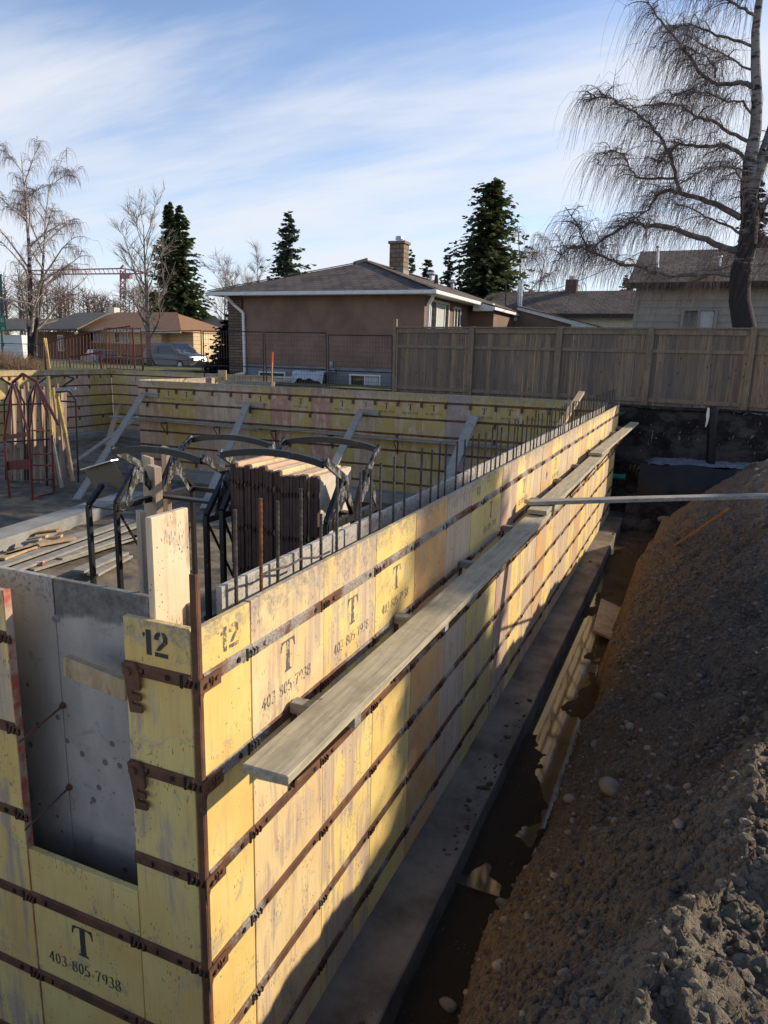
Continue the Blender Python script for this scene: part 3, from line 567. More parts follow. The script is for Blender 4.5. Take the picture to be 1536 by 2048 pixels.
# ------------------------------------------------------------------ back walls of the pit
BW = [.3556, .43] + [ft2] * 20
pats = ['P', '14', 'T', 'T', 'p', 'g', 't', 'T', 'A', 'T', 'A', 'T', 't', 'T', 'T', 'T', 'v', 'T', 'T', 'T', 'T', 'T']
YELSHADE = (0.47, 0.365, 0.125); TANSHADE = (0.44, 0.33, 0.23)  # paint for the back and left walls, their shade darkened into it
BLk = {'P': (PINK, .45), '14': (TANSHADE, .5), 'T': (YELSHADE, .56), 'p': (TANSHADE, .55), 'g': (GRY, .5), 't': (TANSHADE, .5), 'A': ((.42, .25, .19), .54), 'v': ((.36, .31, .31), .6)}
bm_ = {}
for i, c in enumerate(pats):
    if c == 'T': bm_[i] = [('T', ZS[0] + .05 - .05, INK)]
    if c == 't': bm_[i] = [('T', ZS[0] + .05 - .05, INKW)]
    if c == 'A': bm_[i] = [('ADVANCE', ZS[0] - .12, INKR, .5, .10), ('ADVANCE', ZS[1] - .17, INKR, .5, .12)]
    if c == '14': bm_[i] = [('14', -.08, INKW)]
ZB = [z + .05 for z in ZS]
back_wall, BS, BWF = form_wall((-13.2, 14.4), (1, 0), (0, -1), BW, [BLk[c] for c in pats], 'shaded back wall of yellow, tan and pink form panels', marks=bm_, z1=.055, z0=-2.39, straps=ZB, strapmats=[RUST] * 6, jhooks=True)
MB().box(-13.2, -.235, 14.62, 14.648, -2.39, .05).build('outer_form', PLY, back_wall)
bpy.data.objects['outer_form'].color = (*YEL2, .4)
# the pit steps back at the left
LWs = [ft2] * 22
left_wall, _, LWF2 = form_wall((-20.9, 8.0), (0, 1), (1, 0), LWs, [(YELSHADE, .55), (YELSHADE, .6), (TANSHADE, .5), (YELSHADE, .55), (ORG, .45), (PINK, .5), (YELSHADE, .6)], 'far left wall of shaded yellow form panels', z1=.06, z0=-2.39, straps=ZB, strapmats=[RUST] * 6, marks={i: [('T', ZB[0] - .05, INKW)] for i in (17, 18, 20)}, jhooks=True)
jog_wall, _, _ = form_wall((-20.9, 21.41), (1, 0), (0, -1), [.36, .61, .61] + [ft2] * 10, [(YEL2, .6), (YEL2, .55), (TAN, .5)], 'rear wall of form panels behind the left corner', z1=.06, z0=-2.39, straps=ZB, strapmats=[RUST] * 6, marks={0: [('22', -.04, INK, .5, .16)], 1: [('21', -.04, INK, .2, .16)], 2: [('T', ZB[0] - .05, INKW)]})
rt, _, _ = form_wall((-12.93, 14.68), (0, 1), (1, 0), [ft2] * 11, [(CRM, .5), (TAN, .5)], 'sunlit top of the short return wall behind the back wall', z1=.07, z0=-1.6, straps=[], cat='formwork')
MB().box(-13.2, -13.17, 14.43, 21.4, -2.39, .06).build('inner_form', PLY, rt)
# blocks and long waler board on the back wall
b = MB(); b.box(-12.75, -12.45, 17.6, 17.66, -.35, .32); o = b.build('spacer_panel', PLY, None, bevel=.003, origin=(-12.6, 17.6, -.35)); o.color = (*YEL2, .6); tag(o, 'small yellow panel numbered 10 standing on end by the house corner', 'form board')
vs2, fs2 = font_mesh('10', .13); MB().add([(-12.6 + px, 17.597, .05 + py) for px, py in vs2], fs2).build('stencil_number', INK, o, recalc=False)
b = MB(); b.box(-12.4, -10.6, 17.5, 17.58, -.30, .02); tag(b.build('form_board', LUM_X, None, bevel=.003, origin=(-11.5, 17.5, -.3)), 'low grey board lying on edge beside the number 10 panel', 'form board')
wl = MB(); wl.bar((-14.1, 14.27, -1.03), (-9.0, 14.27, -1.06), .22, .04, n=3); wl.bar((-12.6, 14.25, -.99), (-6.2, 14.25, -1.04), .20, .04, n=3); wl.bar((-6.4, 14.26, -1.06), (-.6, 14.26, -1.08), .22, .04, n=3)
tag(wl.build('ledger_plank', LUM_X, None, bevel=.003, origin=(-7, 14.27, -1.05)), 'long grey plank ledge on brackets along the shaded back wall', 'plank')
for i, xx in enumerate((-12.2, -10.4, -8.6, -6.9, -5.1, -3.5, -2.0)):
    t = MB(); t.bar((xx, 14.38, -1.10), (xx, 14.14, -1.10), .02, .03); t.bar((xx, 14.38, -1.42), (xx, 14.12, -1.11), .015, .02); t.bar((xx, 14.385, -1.08), (xx, 14.385, -1.45), .02, .02)
    tag(t.build('wall_bracket', RUST, None, origin=(xx, 14.38, -1.1)), 'rusty triangular bracket under the plank on the back wall', 'bracket', 'brackets on the back wall')
# diagonal braces (top pixel, bottom pixel)
for i, (u1, v1, x1, y1, w, lb) in enumerate(((285, 790, -11.5, 10.3, .20, 'leftmost long grey brace leaning on the back wall'), (493, 810, -8.4, 11.0, .2, 'grey brace leaning behind the empty black rack'), (720, 825, -5.0, 9.2, .18, 'thin grey brace leaning behind the stacked panels'), (948, 832, -3.3, 11.7, .24, 'broad grey brace leaning behind the rebar row'))):
    a = PY(u1, v1, 14.27); b_ = MB(); b_.bar(a, (x1, y1, -2.55), .04, w, up=(1, 0, 0)); tag(b_.build('brace_board', LUM_Z, None, bevel=.003, origin=(x1, y1, -2.55)), lb, 'board', 'braces against the back wall')
    if i != 3:
        c_ = MB(); c_.box(a.x - .12, a.x + .48, 14.345, 14.385, a.z - .06, a.z + .06); tag(c_.build('cleat_board', LUM_X, None, bevel=.003, origin=(a.x, 14.36, a.z)), ['short cleat at the head of the leftmost brace', 'short cleat at the head of the second brace', 'short cleat at the head of the thin brace'][i], 'board', 'cleats on the back wall')
b_ = MB(); b_.bar(PY(237, 810, 21.2), (-17.6, 17.6, -2.45), .04, .2, up=(1, 0, 0)); tag(b_.build('brace_board', LUM_NEW, None, origin=(-17.6, 17.6, -2.45)), 'brown brace leaning in the far left corner of the pit', 'board', 'braces against the back wall')
b_ = MB(); b_.bar(PY(277, 833, 15.5), (-14.6, 12.9, -2.45), .04, .17, up=(1, 0, 0)); tag(b_.build('brace_board', LUM_Z, None, origin=(-14.6, 12.9, -2.45)), 'second shorter brace beside the leftmost long one', 'board', 'braces against the back wall')
b_ = MB(); b_.bar(PX(1120, 852, -.27), PX(1163, 785, -.30), .045, .10, up=(1, 0, 0)); tag(b_.build('upright_board', LUM_NEW, None, bevel=.003, origin=(-.32, 11.2, -.38)), 'short pale board leaning up from the top of the long wall among the rebar', 'board')
# ------------------------------------------------------------------ terrain
def vnoise(x, y, seed=0):
    xi = np.floor(x).astype(int); yi = np.floor(y).astype(int); xf = x - xi; yf = y - yi
    def h(a, b):
        n = (a * 374761393 + b * 668265263 + seed * 1442695041) & 0x7fffffff; n = ((n ^ (n >> 13)) * 1274126177) & 0x7fffffff; return ((n ^ (n >> 16)) & 0xffff) / 65535.0
    u = xf * xf * (3 - 2 * xf); v = yf * yf * (3 - 2 * yf)
    return (h(xi, yi) * (1 - u) + h(xi + 1, yi) * u) * (1 - v) + (h(xi, yi + 1) * (1 - u) + h(xi + 1, yi + 1) * u) * v
def fbm(x, y, o=5, seed=0, g=.5):
    s = 0; a = 1; f = 1; t = 0
    for k in range(o): s = s + a * vnoise(x * f + 17.3 * k, y * f + 5.1 * k, seed + k); t += a; a *= g; f *= 2.03
    return s / t
TY = [-8, 1.2, 3.2, 4.8, 7.9, 11, 12.8, 14]; TX = [.58, .68, .76, .84, .90, .96, 1.0, 1.03]
SY = [-8, -.4, 1, 2, 4, 8, 13]; SX = [.90, .92, 1.18, 1.40, 1.64, 1.78, 1.85]
CY = [-8, -1, .5, 2, 4, 7, 9, 11, 12.5, 14]; CZ = [-.56, -.58, -.68, -.76, -.70, -.60, -.60, -.70, -.80, -.85]
FLOORZ = -2.64
def bank_z(X, Y, detail=True):
    xt = np.interp(Y, TY, TX) + (fbm(Y * 1.7, Y * 0 + 3, 4, 9) - .5) * .30; s = X - xt; scw = np.interp(Y, SY, SX); zc = np.interp(Y, CY, CZ)
    t = np.clip(s / scw, 0, None)
    u_ = np.clip(t, 0, 1); prof = np.where(u_ < .09, u_ / .09 * .34, .34 + .68 * ((u_ - .09) / .91) ** .92); prof = np.minimum(prof, 1.0 + .02 * t)
    # soften the crest
    prof = np.where(t > 1, 1.0, prof)
    z = FLOORZ + (zc - FLOORZ) * prof + np.clip(s - scw, 0, None) * np.interp(Y, [0, 2.5, 5], [-.10, -.06, .06])
    end = 12.55 + .34 * np.clip(s, 0, 3) + (fbm(X * 2, Y * 0 + 1, 3, 4) - .5) * .5; k = np.clip((Y - end) / .9, 0, 1); z = z * (1 - k) + np.minimum(z, FLOORZ) * k
    z = np.where(s < 0, FLOORZ, z)
    slope = np.clip(s * 4, 0, 1)
    if detail:
        big = (fbm(X * 1.3, Y * .9, 5, 1) - .5) * .30; rid = np.abs(fbm(X * 3.1, Y * 2.4, 5, 2) - .5) * -.20
        fine = (fbm(X * 11, Y * 10, 5, 3, .6) - .5) * .10; v = fbm(X * 26, Y * 26, 4, 5, .6); cl = np.clip(v - .50, 0, 1) * .16
        near = np.clip((2.6 - Y) / 3.0, 0, 1) * np.clip((s - .4) * 1.5, 0, 1); med = (fbm(X * 4.6, Y * 4.0, 6, 8, .62) - .5) * .20; crumb = np.abs(fbm(X * 17, Y * 17, 5, 13, .65) - .5) * -.11
        z = z + slope * (big * .8 + rid + fine + cl * .35 + med * (.45 + .45 * near) + crumb * (.5 + .6 * near))
        z = z + (1 - slope) * ((fbm(X * 2.2, Y * 1.3, 5, 6) - .5) * .13 + (fbm(X * 12, Y * 9, 3, 7) - .5) * .012)
    return z
def back_z(X, Y, z):
    """the cut face, gravel ledge and rubble at the far end of the trench"""
    n = (fbm(X * 1.4, Y * .8 + 20, 4, 11) - .5); f = (fbm(X * 7, Y * 7, 4, 12) - .5)
    ledge = -1.36 + .015 * X + f * .05; y0 = 14.75 + .25 * n + np.clip(.7 - X, 0, 2) * .5; k1 = np.clip((Y - y0) / .25, 0, 1)
    cut = -.13 + .05 * n; y1 = 16.0 + .35 * n; k2 = np.clip((Y - y1) / .55, 0, 1); zz = z + (ledge - z) * k1; zz = zz + (cut - zz) * k2 + k2 * (1 - k2) * f * .8
    return np.maximum(zz, z) if False else np.where(Y > y0, zz, z)
def grid_mesh(name, xs, ys, zf, mat, kind='structure', smooth=True):
    X, Y = np.meshgrid(xs, ys); Z = zf(X, Y); nx = len(xs); ny = len(ys)
    v = np.stack([X.ravel(), Y.ravel(), Z.ravel()], 1); i = np.arange(nx * ny).reshape(ny, nx)
    f = np.stack([i[:-1, :-1].ravel(), i[:-1, 1:].ravel(), i[1:, 1:].ravel(), i[1:, :-1].ravel()], 1)
    me = bpy.data.meshes.new(name); me.vertices.add(len(v)); me.vertices.foreach_set('co', v.ravel()); me.loops.add(f.size); me.loops.foreach_set('vertex_index', f.ravel())
    me.polygons.add(len(f)); me.polygons.foreach_set('loop_start', np.arange(0, f.size, 4)); me.polygons.foreach_set('loop_total', np.full(len(f), 4)); me.update(); me.validate()
    me.materials.append(mat)
    if smooth: me.shade_smooth()
    o = bpy.data.objects.new(name, me); COL.objects.link(o); o['kind'] = kind; return o
def zbank(X, Y): return np.where(Y > 13.0, back_z(X, Y, bank_z(X, Y)), bank_z(X, Y))
def steps(a, b, fn):
    o = [a]
    while o[-1] < b: o.append(o[-1] + fn(o[-1]))
    return np.array(o)
ysn = steps(-7.0, 16.9, lambda y: .05 if y < -1 else (.013 if y < 2.5 else (.018 if y < 5 else (.03 if y < 9 else .05))))
xsn = steps(.28, 7.0, lambda x: .014 if x < 2.3 else (.022 if x < 3.2 else .12))
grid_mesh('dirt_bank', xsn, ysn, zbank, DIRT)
# dark soil skin on the far cut face and gravel on its ledge
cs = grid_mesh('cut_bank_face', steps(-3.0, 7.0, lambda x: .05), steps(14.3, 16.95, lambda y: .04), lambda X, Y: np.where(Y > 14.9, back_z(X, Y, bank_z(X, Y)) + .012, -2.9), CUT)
gv = grid_mesh('gravel_ledge', steps(.50, 6.5, lambda x: .03), steps(14.86, 16.10, lambda y: .03), lambda X, Y: -1.27 + .015 * X + (fbm(X * 9, Y * 9, 4, 21) - .5) * .09 - np.clip(Y - 15.7, 0, 1) * .25 * 0 - np.clip(.8 - X, 0, 1) * .5, GRAVEL)
def drape(X, Y): return Y * 0
# black geotextile hanging below the ledge
mb = MB(); xs = np.linspace(.55, 6.4, 90); zs = np.linspace(0, 1, 14)
for j, t in enumerate(zs):
    for x in xs:
        w = math.sin(x * 7 + t) * .03 + math.sin(x * 17 + 2 * t) * .015; mb.v.append((x, 14.84 - .20 * t - w * t - .05 * math.sin(t * 3.1), -1.27 + .015 * x - t * .96 + .03 * math.sin(x * 5)))
for j in range(13):
    for i in range(89): k = j * 90 + i; mb.f.append((k, k + 1, k + 91, k + 90))
tag(mb.build('geotextile_sheet', BLACKPL, None, smooth=True, recalc=False, origin=(.55, 14.8, -2.2)), 'black plastic sheet hanging below the gravel ledge', 'plastic sheet')
# trench floor under the whole perimeter, pit floor
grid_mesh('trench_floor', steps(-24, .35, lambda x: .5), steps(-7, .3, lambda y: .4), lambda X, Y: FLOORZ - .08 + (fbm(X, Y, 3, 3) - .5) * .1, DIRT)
grid_mesh('pit_floor', steps(-21.2, -.2, lambda x: .07 if x > -14 else .15), steps(.18, 21.6, lambda y: .06 if y < 12 else .15), lambda X, Y: -2.62 + (fbm(X * .8, Y * .8, 4, 31) - .5) * .16 + (fbm(X * 6, Y * 6, 4, 32) - .5) * .07, FLOORD)
# ground outside the excavation
def gbox(mb, x0, x1, y0, y1, z): mb.add([(x0, y0, z), (x1, y0, z), (x1, y1, z), (x0, y1, z)], [(0, 1, 2, 3)])
g = MB(); B = 700
for q in ((-B, -24, -B, B), (-24, 7.0, -B, -6.9), (7.0, B, -B, B), (-24, 7.0, 22.3, B), (-12.4, 7.0, 16.85, 22.3), (-24, -21.2, -6.9, 22.3)): gbox(g, *q, -.22)
gm = g.build('ground', GRASS, None, recalc=False); gm['kind'] = 'structure'
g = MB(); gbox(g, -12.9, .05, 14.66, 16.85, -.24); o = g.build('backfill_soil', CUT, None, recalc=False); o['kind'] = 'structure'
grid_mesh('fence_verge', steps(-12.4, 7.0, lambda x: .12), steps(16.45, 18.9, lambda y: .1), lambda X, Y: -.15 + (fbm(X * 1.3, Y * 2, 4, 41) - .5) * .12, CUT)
grid_mesh('lawn', steps(-60, -21.3, lambda x: .5), steps(10, 40, lambda y: .3), lambda X, Y: -.10 + (fbm(X * 1.2, Y * 1.2, 3, 51) - .5) * .10 - .12 * np.clip((Y - 30) / 6, 0, 1), GRASS)
g = MB(); gbox(g, -140, -17.5, 40, 54, -.214); o = g.build('road', ROAD, None, recalc=False); o['kind'] = 'structure'
# ditch water
wm = MB(); wm.box(.30, 3.2, 3.6, 14.5, -2.75, -2.640); wm.box(.30, 1.1, 2.3, 3.6, -2.75, -2.640); o = wm.build('trench_water', WATER, None); o['kind'] = 'structure'
# clods and pebbles on the bank (countless), larger stones as things
def blob(mb, c, r, rng, sq=(1, 1, 1), sub=0):
    t = (1 + 5 ** .5) / 2; V = [(-1, t, 0), (1, t, 0), (-1, -t, 0), (1, -t, 0), (0, -1, t), (0, 1, t), (0, -1, -t), (0, 1, -t), (t, 0, -1), (t, 0, 1), (-t, 0, -1), (-t, 0, 1)]
    F = [(0, 11, 5), (0, 5, 1), (0, 1, 7), (0, 7, 10), (0, 10, 11), (1, 5, 9), (5, 11, 4), (11, 10, 2), (10, 7, 6), (7, 1, 8), (3, 9, 4), (3, 4, 2), (3, 2, 6), (3, 6, 8), (3, 8, 9), (4, 9, 5), (2, 4, 11), (6, 2, 10), (8, 6, 7), (9, 8, 1)]
    if r < .0085 and not sub: V = [(1.6, 0, 0), (0, 1.6, 0), (-1.6, 0, 0), (0, -1.6, 0), (0, 0, 1.6)]; F = [(0, 1, 4), (1, 2, 4), (2, 3, 4), (3, 0, 4)]
    a = rng.random() * 6.28; ca_, sa = math.cos(a), math.sin(a); out = []
    for x, y, z in V:
        q = r / 1.9 * rng.uniform(.7, 1.2); x, y, z = x * q * sq[0], y * q * sq[1], z * q * sq[2]; out.append((c[0] + x * ca_ - y * sa, c[1] + x * sa + y * ca_, c[2] + z))
    mb.add(out, F)
rng = random.Random(11); mb = MB()
N = 60000; ys_ = np.array([rng.triangular(-1.4, 11.5, .6) for _ in range(N)]); xs_ = np.array([.66 + abs(rng.gauss(1.1, .75)) for _ in range(N)]); zz = zbank(xs_, ys_)
for x, y, z in zip(xs_, ys_, zz):
    if z < -2.5: continue
    dn = math.hypot(x - 1.5, y + 1.9); r_ = .0042 * rng.paretovariate(2.1); lim = .024 if (y < 2.2 and x > 1.2) else .018
    r_ = min(r_ * 1.0, lim); blob(mb, (x, y, z + r_ * .25), r_, rng, (1, 1, .8))
for _ in range(900):
    y = rng.uniform(-1, 14); x = .33 - abs(rng.gauss(0, .07)); r_ = min(.004 * rng.paretovariate(1.6), .03)
    if x > .03 and (vnoise(np.array([y * 1.3]), np.array([x * 2]), 5)[0] > .45): blob(mb, (x, y, -2.44 + r_ * .2), r_, rng, (1.2, 1, .6))
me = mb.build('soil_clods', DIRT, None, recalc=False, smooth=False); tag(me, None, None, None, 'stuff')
mb = MB()
py_ = [rng.triangular(-1.0, 11.5, 2.5) for _ in range(1700)]; px_ = [float(np.interp(y, TY, TX)) + .06 + abs(rng.gauss(.6, .6)) for y in py_]; pz_ = zbank(np.array(px_), np.array(py_))
for x, y, z in zip(px_, py_, pz_):
    r_ = min(.0045 * rng.paretovariate(1.7), .026)
    if z > -2.58: blob(mb, (x, y, z + r_ * .3), r_, rng, (1.3, 1, .7))
tag(mb.build('pebbles', ROCK, None, recalc=False, smooth=True), None, None, None, 'stuff')
for i, (u, v, px, lab) in enumerate(((1225, 1580, 58, 'largest pale stone on the bank, half buried'), (1320, 1395, 24, 'round brown stone high on the bank'), (1260, 1455, 26, 'tan cobble in the middle of the bank'), (1296, 1500, 22, 'stone just above the largest pale one'), (1140, 1600, 30, 'stone low on the bank near the water'), (1005, 1810, 34, 'cobble on the lower edge of the bank'), (1000, 1935, 36, 'lowest cobble on the bank edge'), (895, 2010, 40, 'stone at the very foot of the near bank'), (1412, 1840, 42, 'rounded lump among the sunlit clods'), (1480, 1930, 50, 'biggest lump among the sunlit clods'), (1190, 1490, 26, 'small cobble beside the muddy water'), (1325, 1125, 14, 'pale pebble near the wedged lath'))):
    # march the ray to the bank
    d = ray(u, v); t = .8
    while t < 30:
        p_ = CP + d * t
        if p_[2] < float(zbank(np.array([p_[0]]), np.array([p_[1]]))[0]): break
        t += .02
    r_ = px * .5 * t / FPX; b = MB(); blob(b, (p_[0], p_[1], p_[2] + r_ * .15), r_ * 1.1, rng, (1.25, .9, .75)); o = b.build('stone', ROCK if i not in (8, 9) else DIRT, None, smooth=True, origin=tuple(p_))
    s_ = o.modifiers.new('s', 'SUBSURF'); s_.levels = s_.render_levels = 2; tag(o, lab, 'stone', 'stones on the dirt bank')
for i, (u, v, px, lab) in enumerate(((1333, 1040, 26, 'larger grey rock under the black sheet'), (1368, 1040, 20, 'grey rock right of the larger one under the sheet'), (1335, 1073, 22, 'rock at the edge of the far muddy water'))):
    p_ = PY(u, v, 13.9); r_ = px * .5 * 15.8 / FPX; b = MB(); blob(b, p_, r_ * 1.2, rng, (1.4, .9, .8)); o = b.build('rock', ROCK, None, smooth=True, origin=tuple(p_)); s_ = o.modifiers.new('s', 'SUBSURF'); s_.levels = s_.render_levels = 2; tag(o, lab, 'rock', 'rocks at the trench end')
# rubble heap at the end of the trench
grid_mesh('rubble', steps(.36, 3.0, lambda x: .03), steps(13.6, 14.8, lambda y: .03), lambda X, Y: -2.72 + np.clip(Y - 13.75, 0, 1) * (.55 + .5 * fbm(X * 3, Y * 3, 4, 61)) + (fbm(X * 9, Y * 9, 4, 62) - .5) * .2, CUT, 'stuff')
# boards in the trench
lt = MB(); a = PX(1455, 1018, 1.95); b = PX(1292, 1130, 1.05); lt.bar(a, b, .022, .06, up=(1, 0, 1)); tag(lt.build('wedged_lath', LUM_ORG, None, origin=tuple(b)), 'orange lath leaning on the foot of the far bank', 'board')
pd = MB(); a = PZ(1222, 1208, -2.47); b = PZ(1208, 1272, -2.52); pd.bar(a, b, .30, .035, up=(.35, 0, 1)); tag(pd.build('short_board', LUM_NEW, None, bevel=.004, origin=tuple(b)), 'short brown board lying in the trench mud at the bank foot', 'board')
# teal pipe, black standpipe
t = MB(); t.tube([(-.3, 14.95, -1.63), (.25, 14.95, -1.625)], .062, 18); t.tube([(.19, 14.95, -1.625), (.262, 14.95, -1.625)], .068, 18); tag(t.build('drain_pipe', m_simple('teal_plastic', (0.02, 0.22, 0.17), (0.018, 0.18, 0.14), 3, .35), None, smooth=False, origin=(0, 14.95, -1.63)), 'teal drain pipe stub sticking out past the far wall end', 'pipe')
st = empty('standpipe', (1.96, 15.55, -1.35), 0, 'black standpipe rising from the gravel ledge with a white streamer', 'pipe')
t = MB(); t.tube([(1.99, 15.55, -1.35), (1.90, 15.55, -.02)], .095, 20); t.build('pipe_body', BLACKPL, st); t = MB(); t.tube([(1.905, 15.55, -.10), (1.89, 15.55, .02)], .118, 20); t.tube([(1.96, 15.55, -.72), (1.958, 15.55, -.68)], .105, 20); t.build('pipe_collar', BLACKPL, st)
t = MB(); pts = [(1.79, .0), (1.83, -.02), (1.845, -.2), (1.83, -.34), (1.80, -.44), (1.785, -.42), (1.79, -.28), (1.775, -.16)]; t.prism(pts, lambda x, y, z: (x, 15.43 + z * .006, y)); t.build('streamer', WHITE, st)

# ------------------------------------------------------------------ form racks in the pit
FZ = -2.60
def side_frame(parent, x, y0, y1, zt, name='side_frame', mat=BLK):
    """a frame in the YZ plane: two posts, two gussets, inner legs, rails"""
    L = y1 - y0; ya = y0 + L * .27; yb = y1 - L * .27; zs = zt - .52; za = zt - .17; zv = zt - .56; m = MB(); T = .045
    def pb(a, b, w=T, h=T): m.bar((x, a[0], a[1]), (x, b[0], b[1]), w, h, up=(1, 0, 0))
    pb((y0, FZ), (y0, zs)); pb((y1, FZ), (y1, zs)); pb((y0, zs), (ya, za)); pb((y1, zs), (yb, za)); ym = (y0 + y1) / 2
    pb((ya, za), (ym, zv)); pb((yb, za), (ym, zv)); pb((y0, zv), (y1, zv), .06, .06); pb((ym, zv), (ym, FZ)); pb((y0, FZ + .05), (y1, FZ + .05), .06, .1); pb((y0, -1.6), (y1, -1.6), .03, .03); pb((y0, zv), (ym, -1.6), .018, .018)
    k = 0
    while k < 9: m.box(x - .035, x + .035, y0 - .035, y0 + .035, FZ + .3 + k * .085, FZ + .345 + k * .085); k += 1
    m.build(name, mat, parent)
    for yc, yo in ((ya, y0), (yb, y1)):
        g_ = MB(); sgn = 1 if yo < yc else -1; P_ = [(yc - sgn * .05, za + .03), (yc + sgn * .05, za + .03), (yc + sgn * .17, za - .27), (yc + sgn * .12, za - .27)] + [(yc + sgn * (.12 - .30 * t), za - .27 + .14 * math.sin(math.pi * t) - .10 * t) for t in (.2, .4, .6, .8)] + [(yc - sgn * .21, za - .40), (yc - sgn * .23, za - .36)]
        g_.prism(P_, lambda a, b, t: (x + .024 + t * .012, a, b)); g_.tube([(x + .036, yc, za - .03), (x + .05, yc, za - .03)], .02, 8); g_.build('gusset_plate', BLKW, parent)
    return ya, yb, za
def rack(x0, x1, y0, y1, zt, label):
    r_ = empty('form_rack', ((x0 + x1) / 2, (y0 + y1) / 2, FZ), 0, label, 'rack', 'black steel form racks in the pit')
    for x in (x0, x1): ya, yb, za = side_frame(r_, x, y0, y1, zt)
    for yo, yc in ((y0 - .02, ya), (y1 + .02, yb)):
        b_ = MB(); n = 14; xs = [x0 + .02 + (x1 - x0 - .04) * i / n for i in range(n + 1)]
        prof = [(xx, zt + .065 * math.sin(math.pi * i / n) ** .8) for i, xx in enumerate(xs)]
        b_.prism([(a_, z_ + .03) for a_, z_ in prof] + [(a_, z_ - .03) for a_, z_ in reversed(prof)], lambda a_, z_, t: (a_, yo - .02 + t * .04, z_))
        b_.build('lifting_bar', BLK, r_)
        for x in (x0, x1): a_ = MB(); a_.bar((x, yo, zt + .03), (x + .02, yc, za + .01), .07, .03, up=(1, 0, 0)); a_.build('lifting_arm', BLKW, r_)
    for yy, z_, w_, h_ in ((y0, FZ + .06, .06, .09), (y1, FZ + .06, .06, .09), (y1, zt - .56, .03, .05), ((y0 + y1) / 2, zt - .54, .10, .03)): c_ = MB(); c_.bar((x0, yy, z_), (x1, yy, z_), w_, h_); c_.build('cross_beam', BLK, r_)
    return r_
rack(-2.42, -1.33, 3.48, 4.58, .02, 'right-hand black steel form rack holding the stack of brown-edged panels')
rack(-3.72, -2.62, 3.5, 4.7, -.055, 'left black steel form rack, nearly empty, with curved lifting bars')
# spare end frame with a brown plate, behind the corner board
ef = empty('rack_end_frame', (-4.3, 3.7, FZ), 0, 'lone black rack post with a brown gusset plate left of the racks', 'rack frame')
m = MB(); p1 = PY(177, 1010, 3.5); p2 = PY(205, 970, 3.7); m.bar((p1.x, 3.5, FZ), p1, .045, .045, up=(1, 0, 0)); m.bar(p1, p2, .045, .045, up=(1, 0, 0)); m.bar(PY(178, 1012, 3.5), PY(245, 1022, 3.5), .014, .014); m.build('post', BLK, ef)
m = MB(); pl = [PY(u, v, 3.75) for u, v in ((170, 940), (226, 922), (240, 945), (262, 985), (236, 978), (205, 962), (190, 975), (172, 950))]; k = len(pl); m.v = [tuple(q) for q in pl] + [tuple(q + Vector((-.01, .012, 0))) for q in pl]; m.f = [tuple(range(k)), tuple(reversed(range(k, 2 * k)))] + [(i, (i + 1) % k, k + (i + 1) % k, k + i) for i in range(k)]
m.build('gusset_plate', m_paintsteel('brown_plate', (0.10, 0.075, 0.045), .2), ef); m = MB(); m.bar(PY(168, 938, 3.74), PY(229, 920, 3.74), .10, .012); m.build('top_strip', GALV, ef)
# stacked panels in the right rack
EDGE = m_simple('brown_steel_edge', (0.115, 0.062, 0.045), (0.075, 0.042, 0.034), 8, .75); sx0 = -2.385; 
XS = []; rng = random.Random(4); x = sx0
while x < -1.49: w = rng.choice((.072, .080, .088)); XS.append((x, w)); x += w
for i, (x, w) in enumerate(XS):
    t = empty('plywood_form', (x + w / 2, 3.55, -2.50), 0, None, 'form panel', 'form panels stacked on edge in the rack'); zt = -.075 + rng.uniform(-.025, .02) - .035 * (i > 5); dy = rng.uniform(0, .05)
    t['label'] = 'leftmost brown-edged form panel of the rack stack' if i == 0 else ('rightmost form panel of the rack stack, showing its pale face' if i == len(XS) - 1 else 'brown-edged form panel packed in the middle of the rack stack')
    b = MB(); b.box(x + .004, x + w - .004, 3.56 + dy, 4.20 + dy, -2.50, zt); o = b.build('plywood', PLYN, t, bevel=.008); o.color = (*rng.choice((TAN, CRM, (.66, .5, .36))), .55)
    # shaped steel edge: flanges bulge between notches every 16 in
    e = MB(); zz_ = [zt - .01]; z_ = zt - .177
    prof = []
    def edge(xa, hw):
        pts = []; z = zt - .006
        pts.append((z, hw * .75)); pts.append((z - .035, hw)); zn = zt - .177
        while zn > -2.4: pts += [(zn + .035, hw), (zn + .015, hw * .55), (zn - .015, hw * .55), (zn - .035, hw)]; zn -= .4058
        pts.append((-2.49, hw)); n_ = len(pts)
        poly = [(xa - h_, z) for z, h_ in pts] + [(xa + h_, z) for z, h_ in reversed(pts)]
        b0 = len(e.v)
        for d in (3.525 + dy, 3.562 + dy): e.v.extend([(a, d, z) for a, z in poly])
        m_ = len(poly)
        for i_ in range(n_ - 1): e.f.append((b0 + i_, b0 + i_ + 1, b0 + m_ - 2 - i_, b0 + m_ - 1 - i_))
        for i_ in range(m_): j_ = (i_ + 1) % m_; e.f.append((b0 + i_, b0 + j_, b0 + m_ + j_, b0 + m_ + i_))
        zn = zt - .177
        while zn > -2.4: e.tube([(xa, 3.528 + dy, zn), (xa, 3.513 + dy, zn)], hw * .55, 7); zn -= .4058
    edge(x + w * .27, w * .21); edge(x + w * .74, w * .2)
    e.build('steel_edge', EDGE, t, recalc=True)
    if i == len(XS) - 1: b = MB(); b.box(x + w - .004, x + w + .0, 3.57 + dy, 4.18 + dy, -2.48, zt - .02); b.build('pale_face', m_simple('pale_panel_face', (.66, .58, .46), (.56, .48, .37), 6), t)
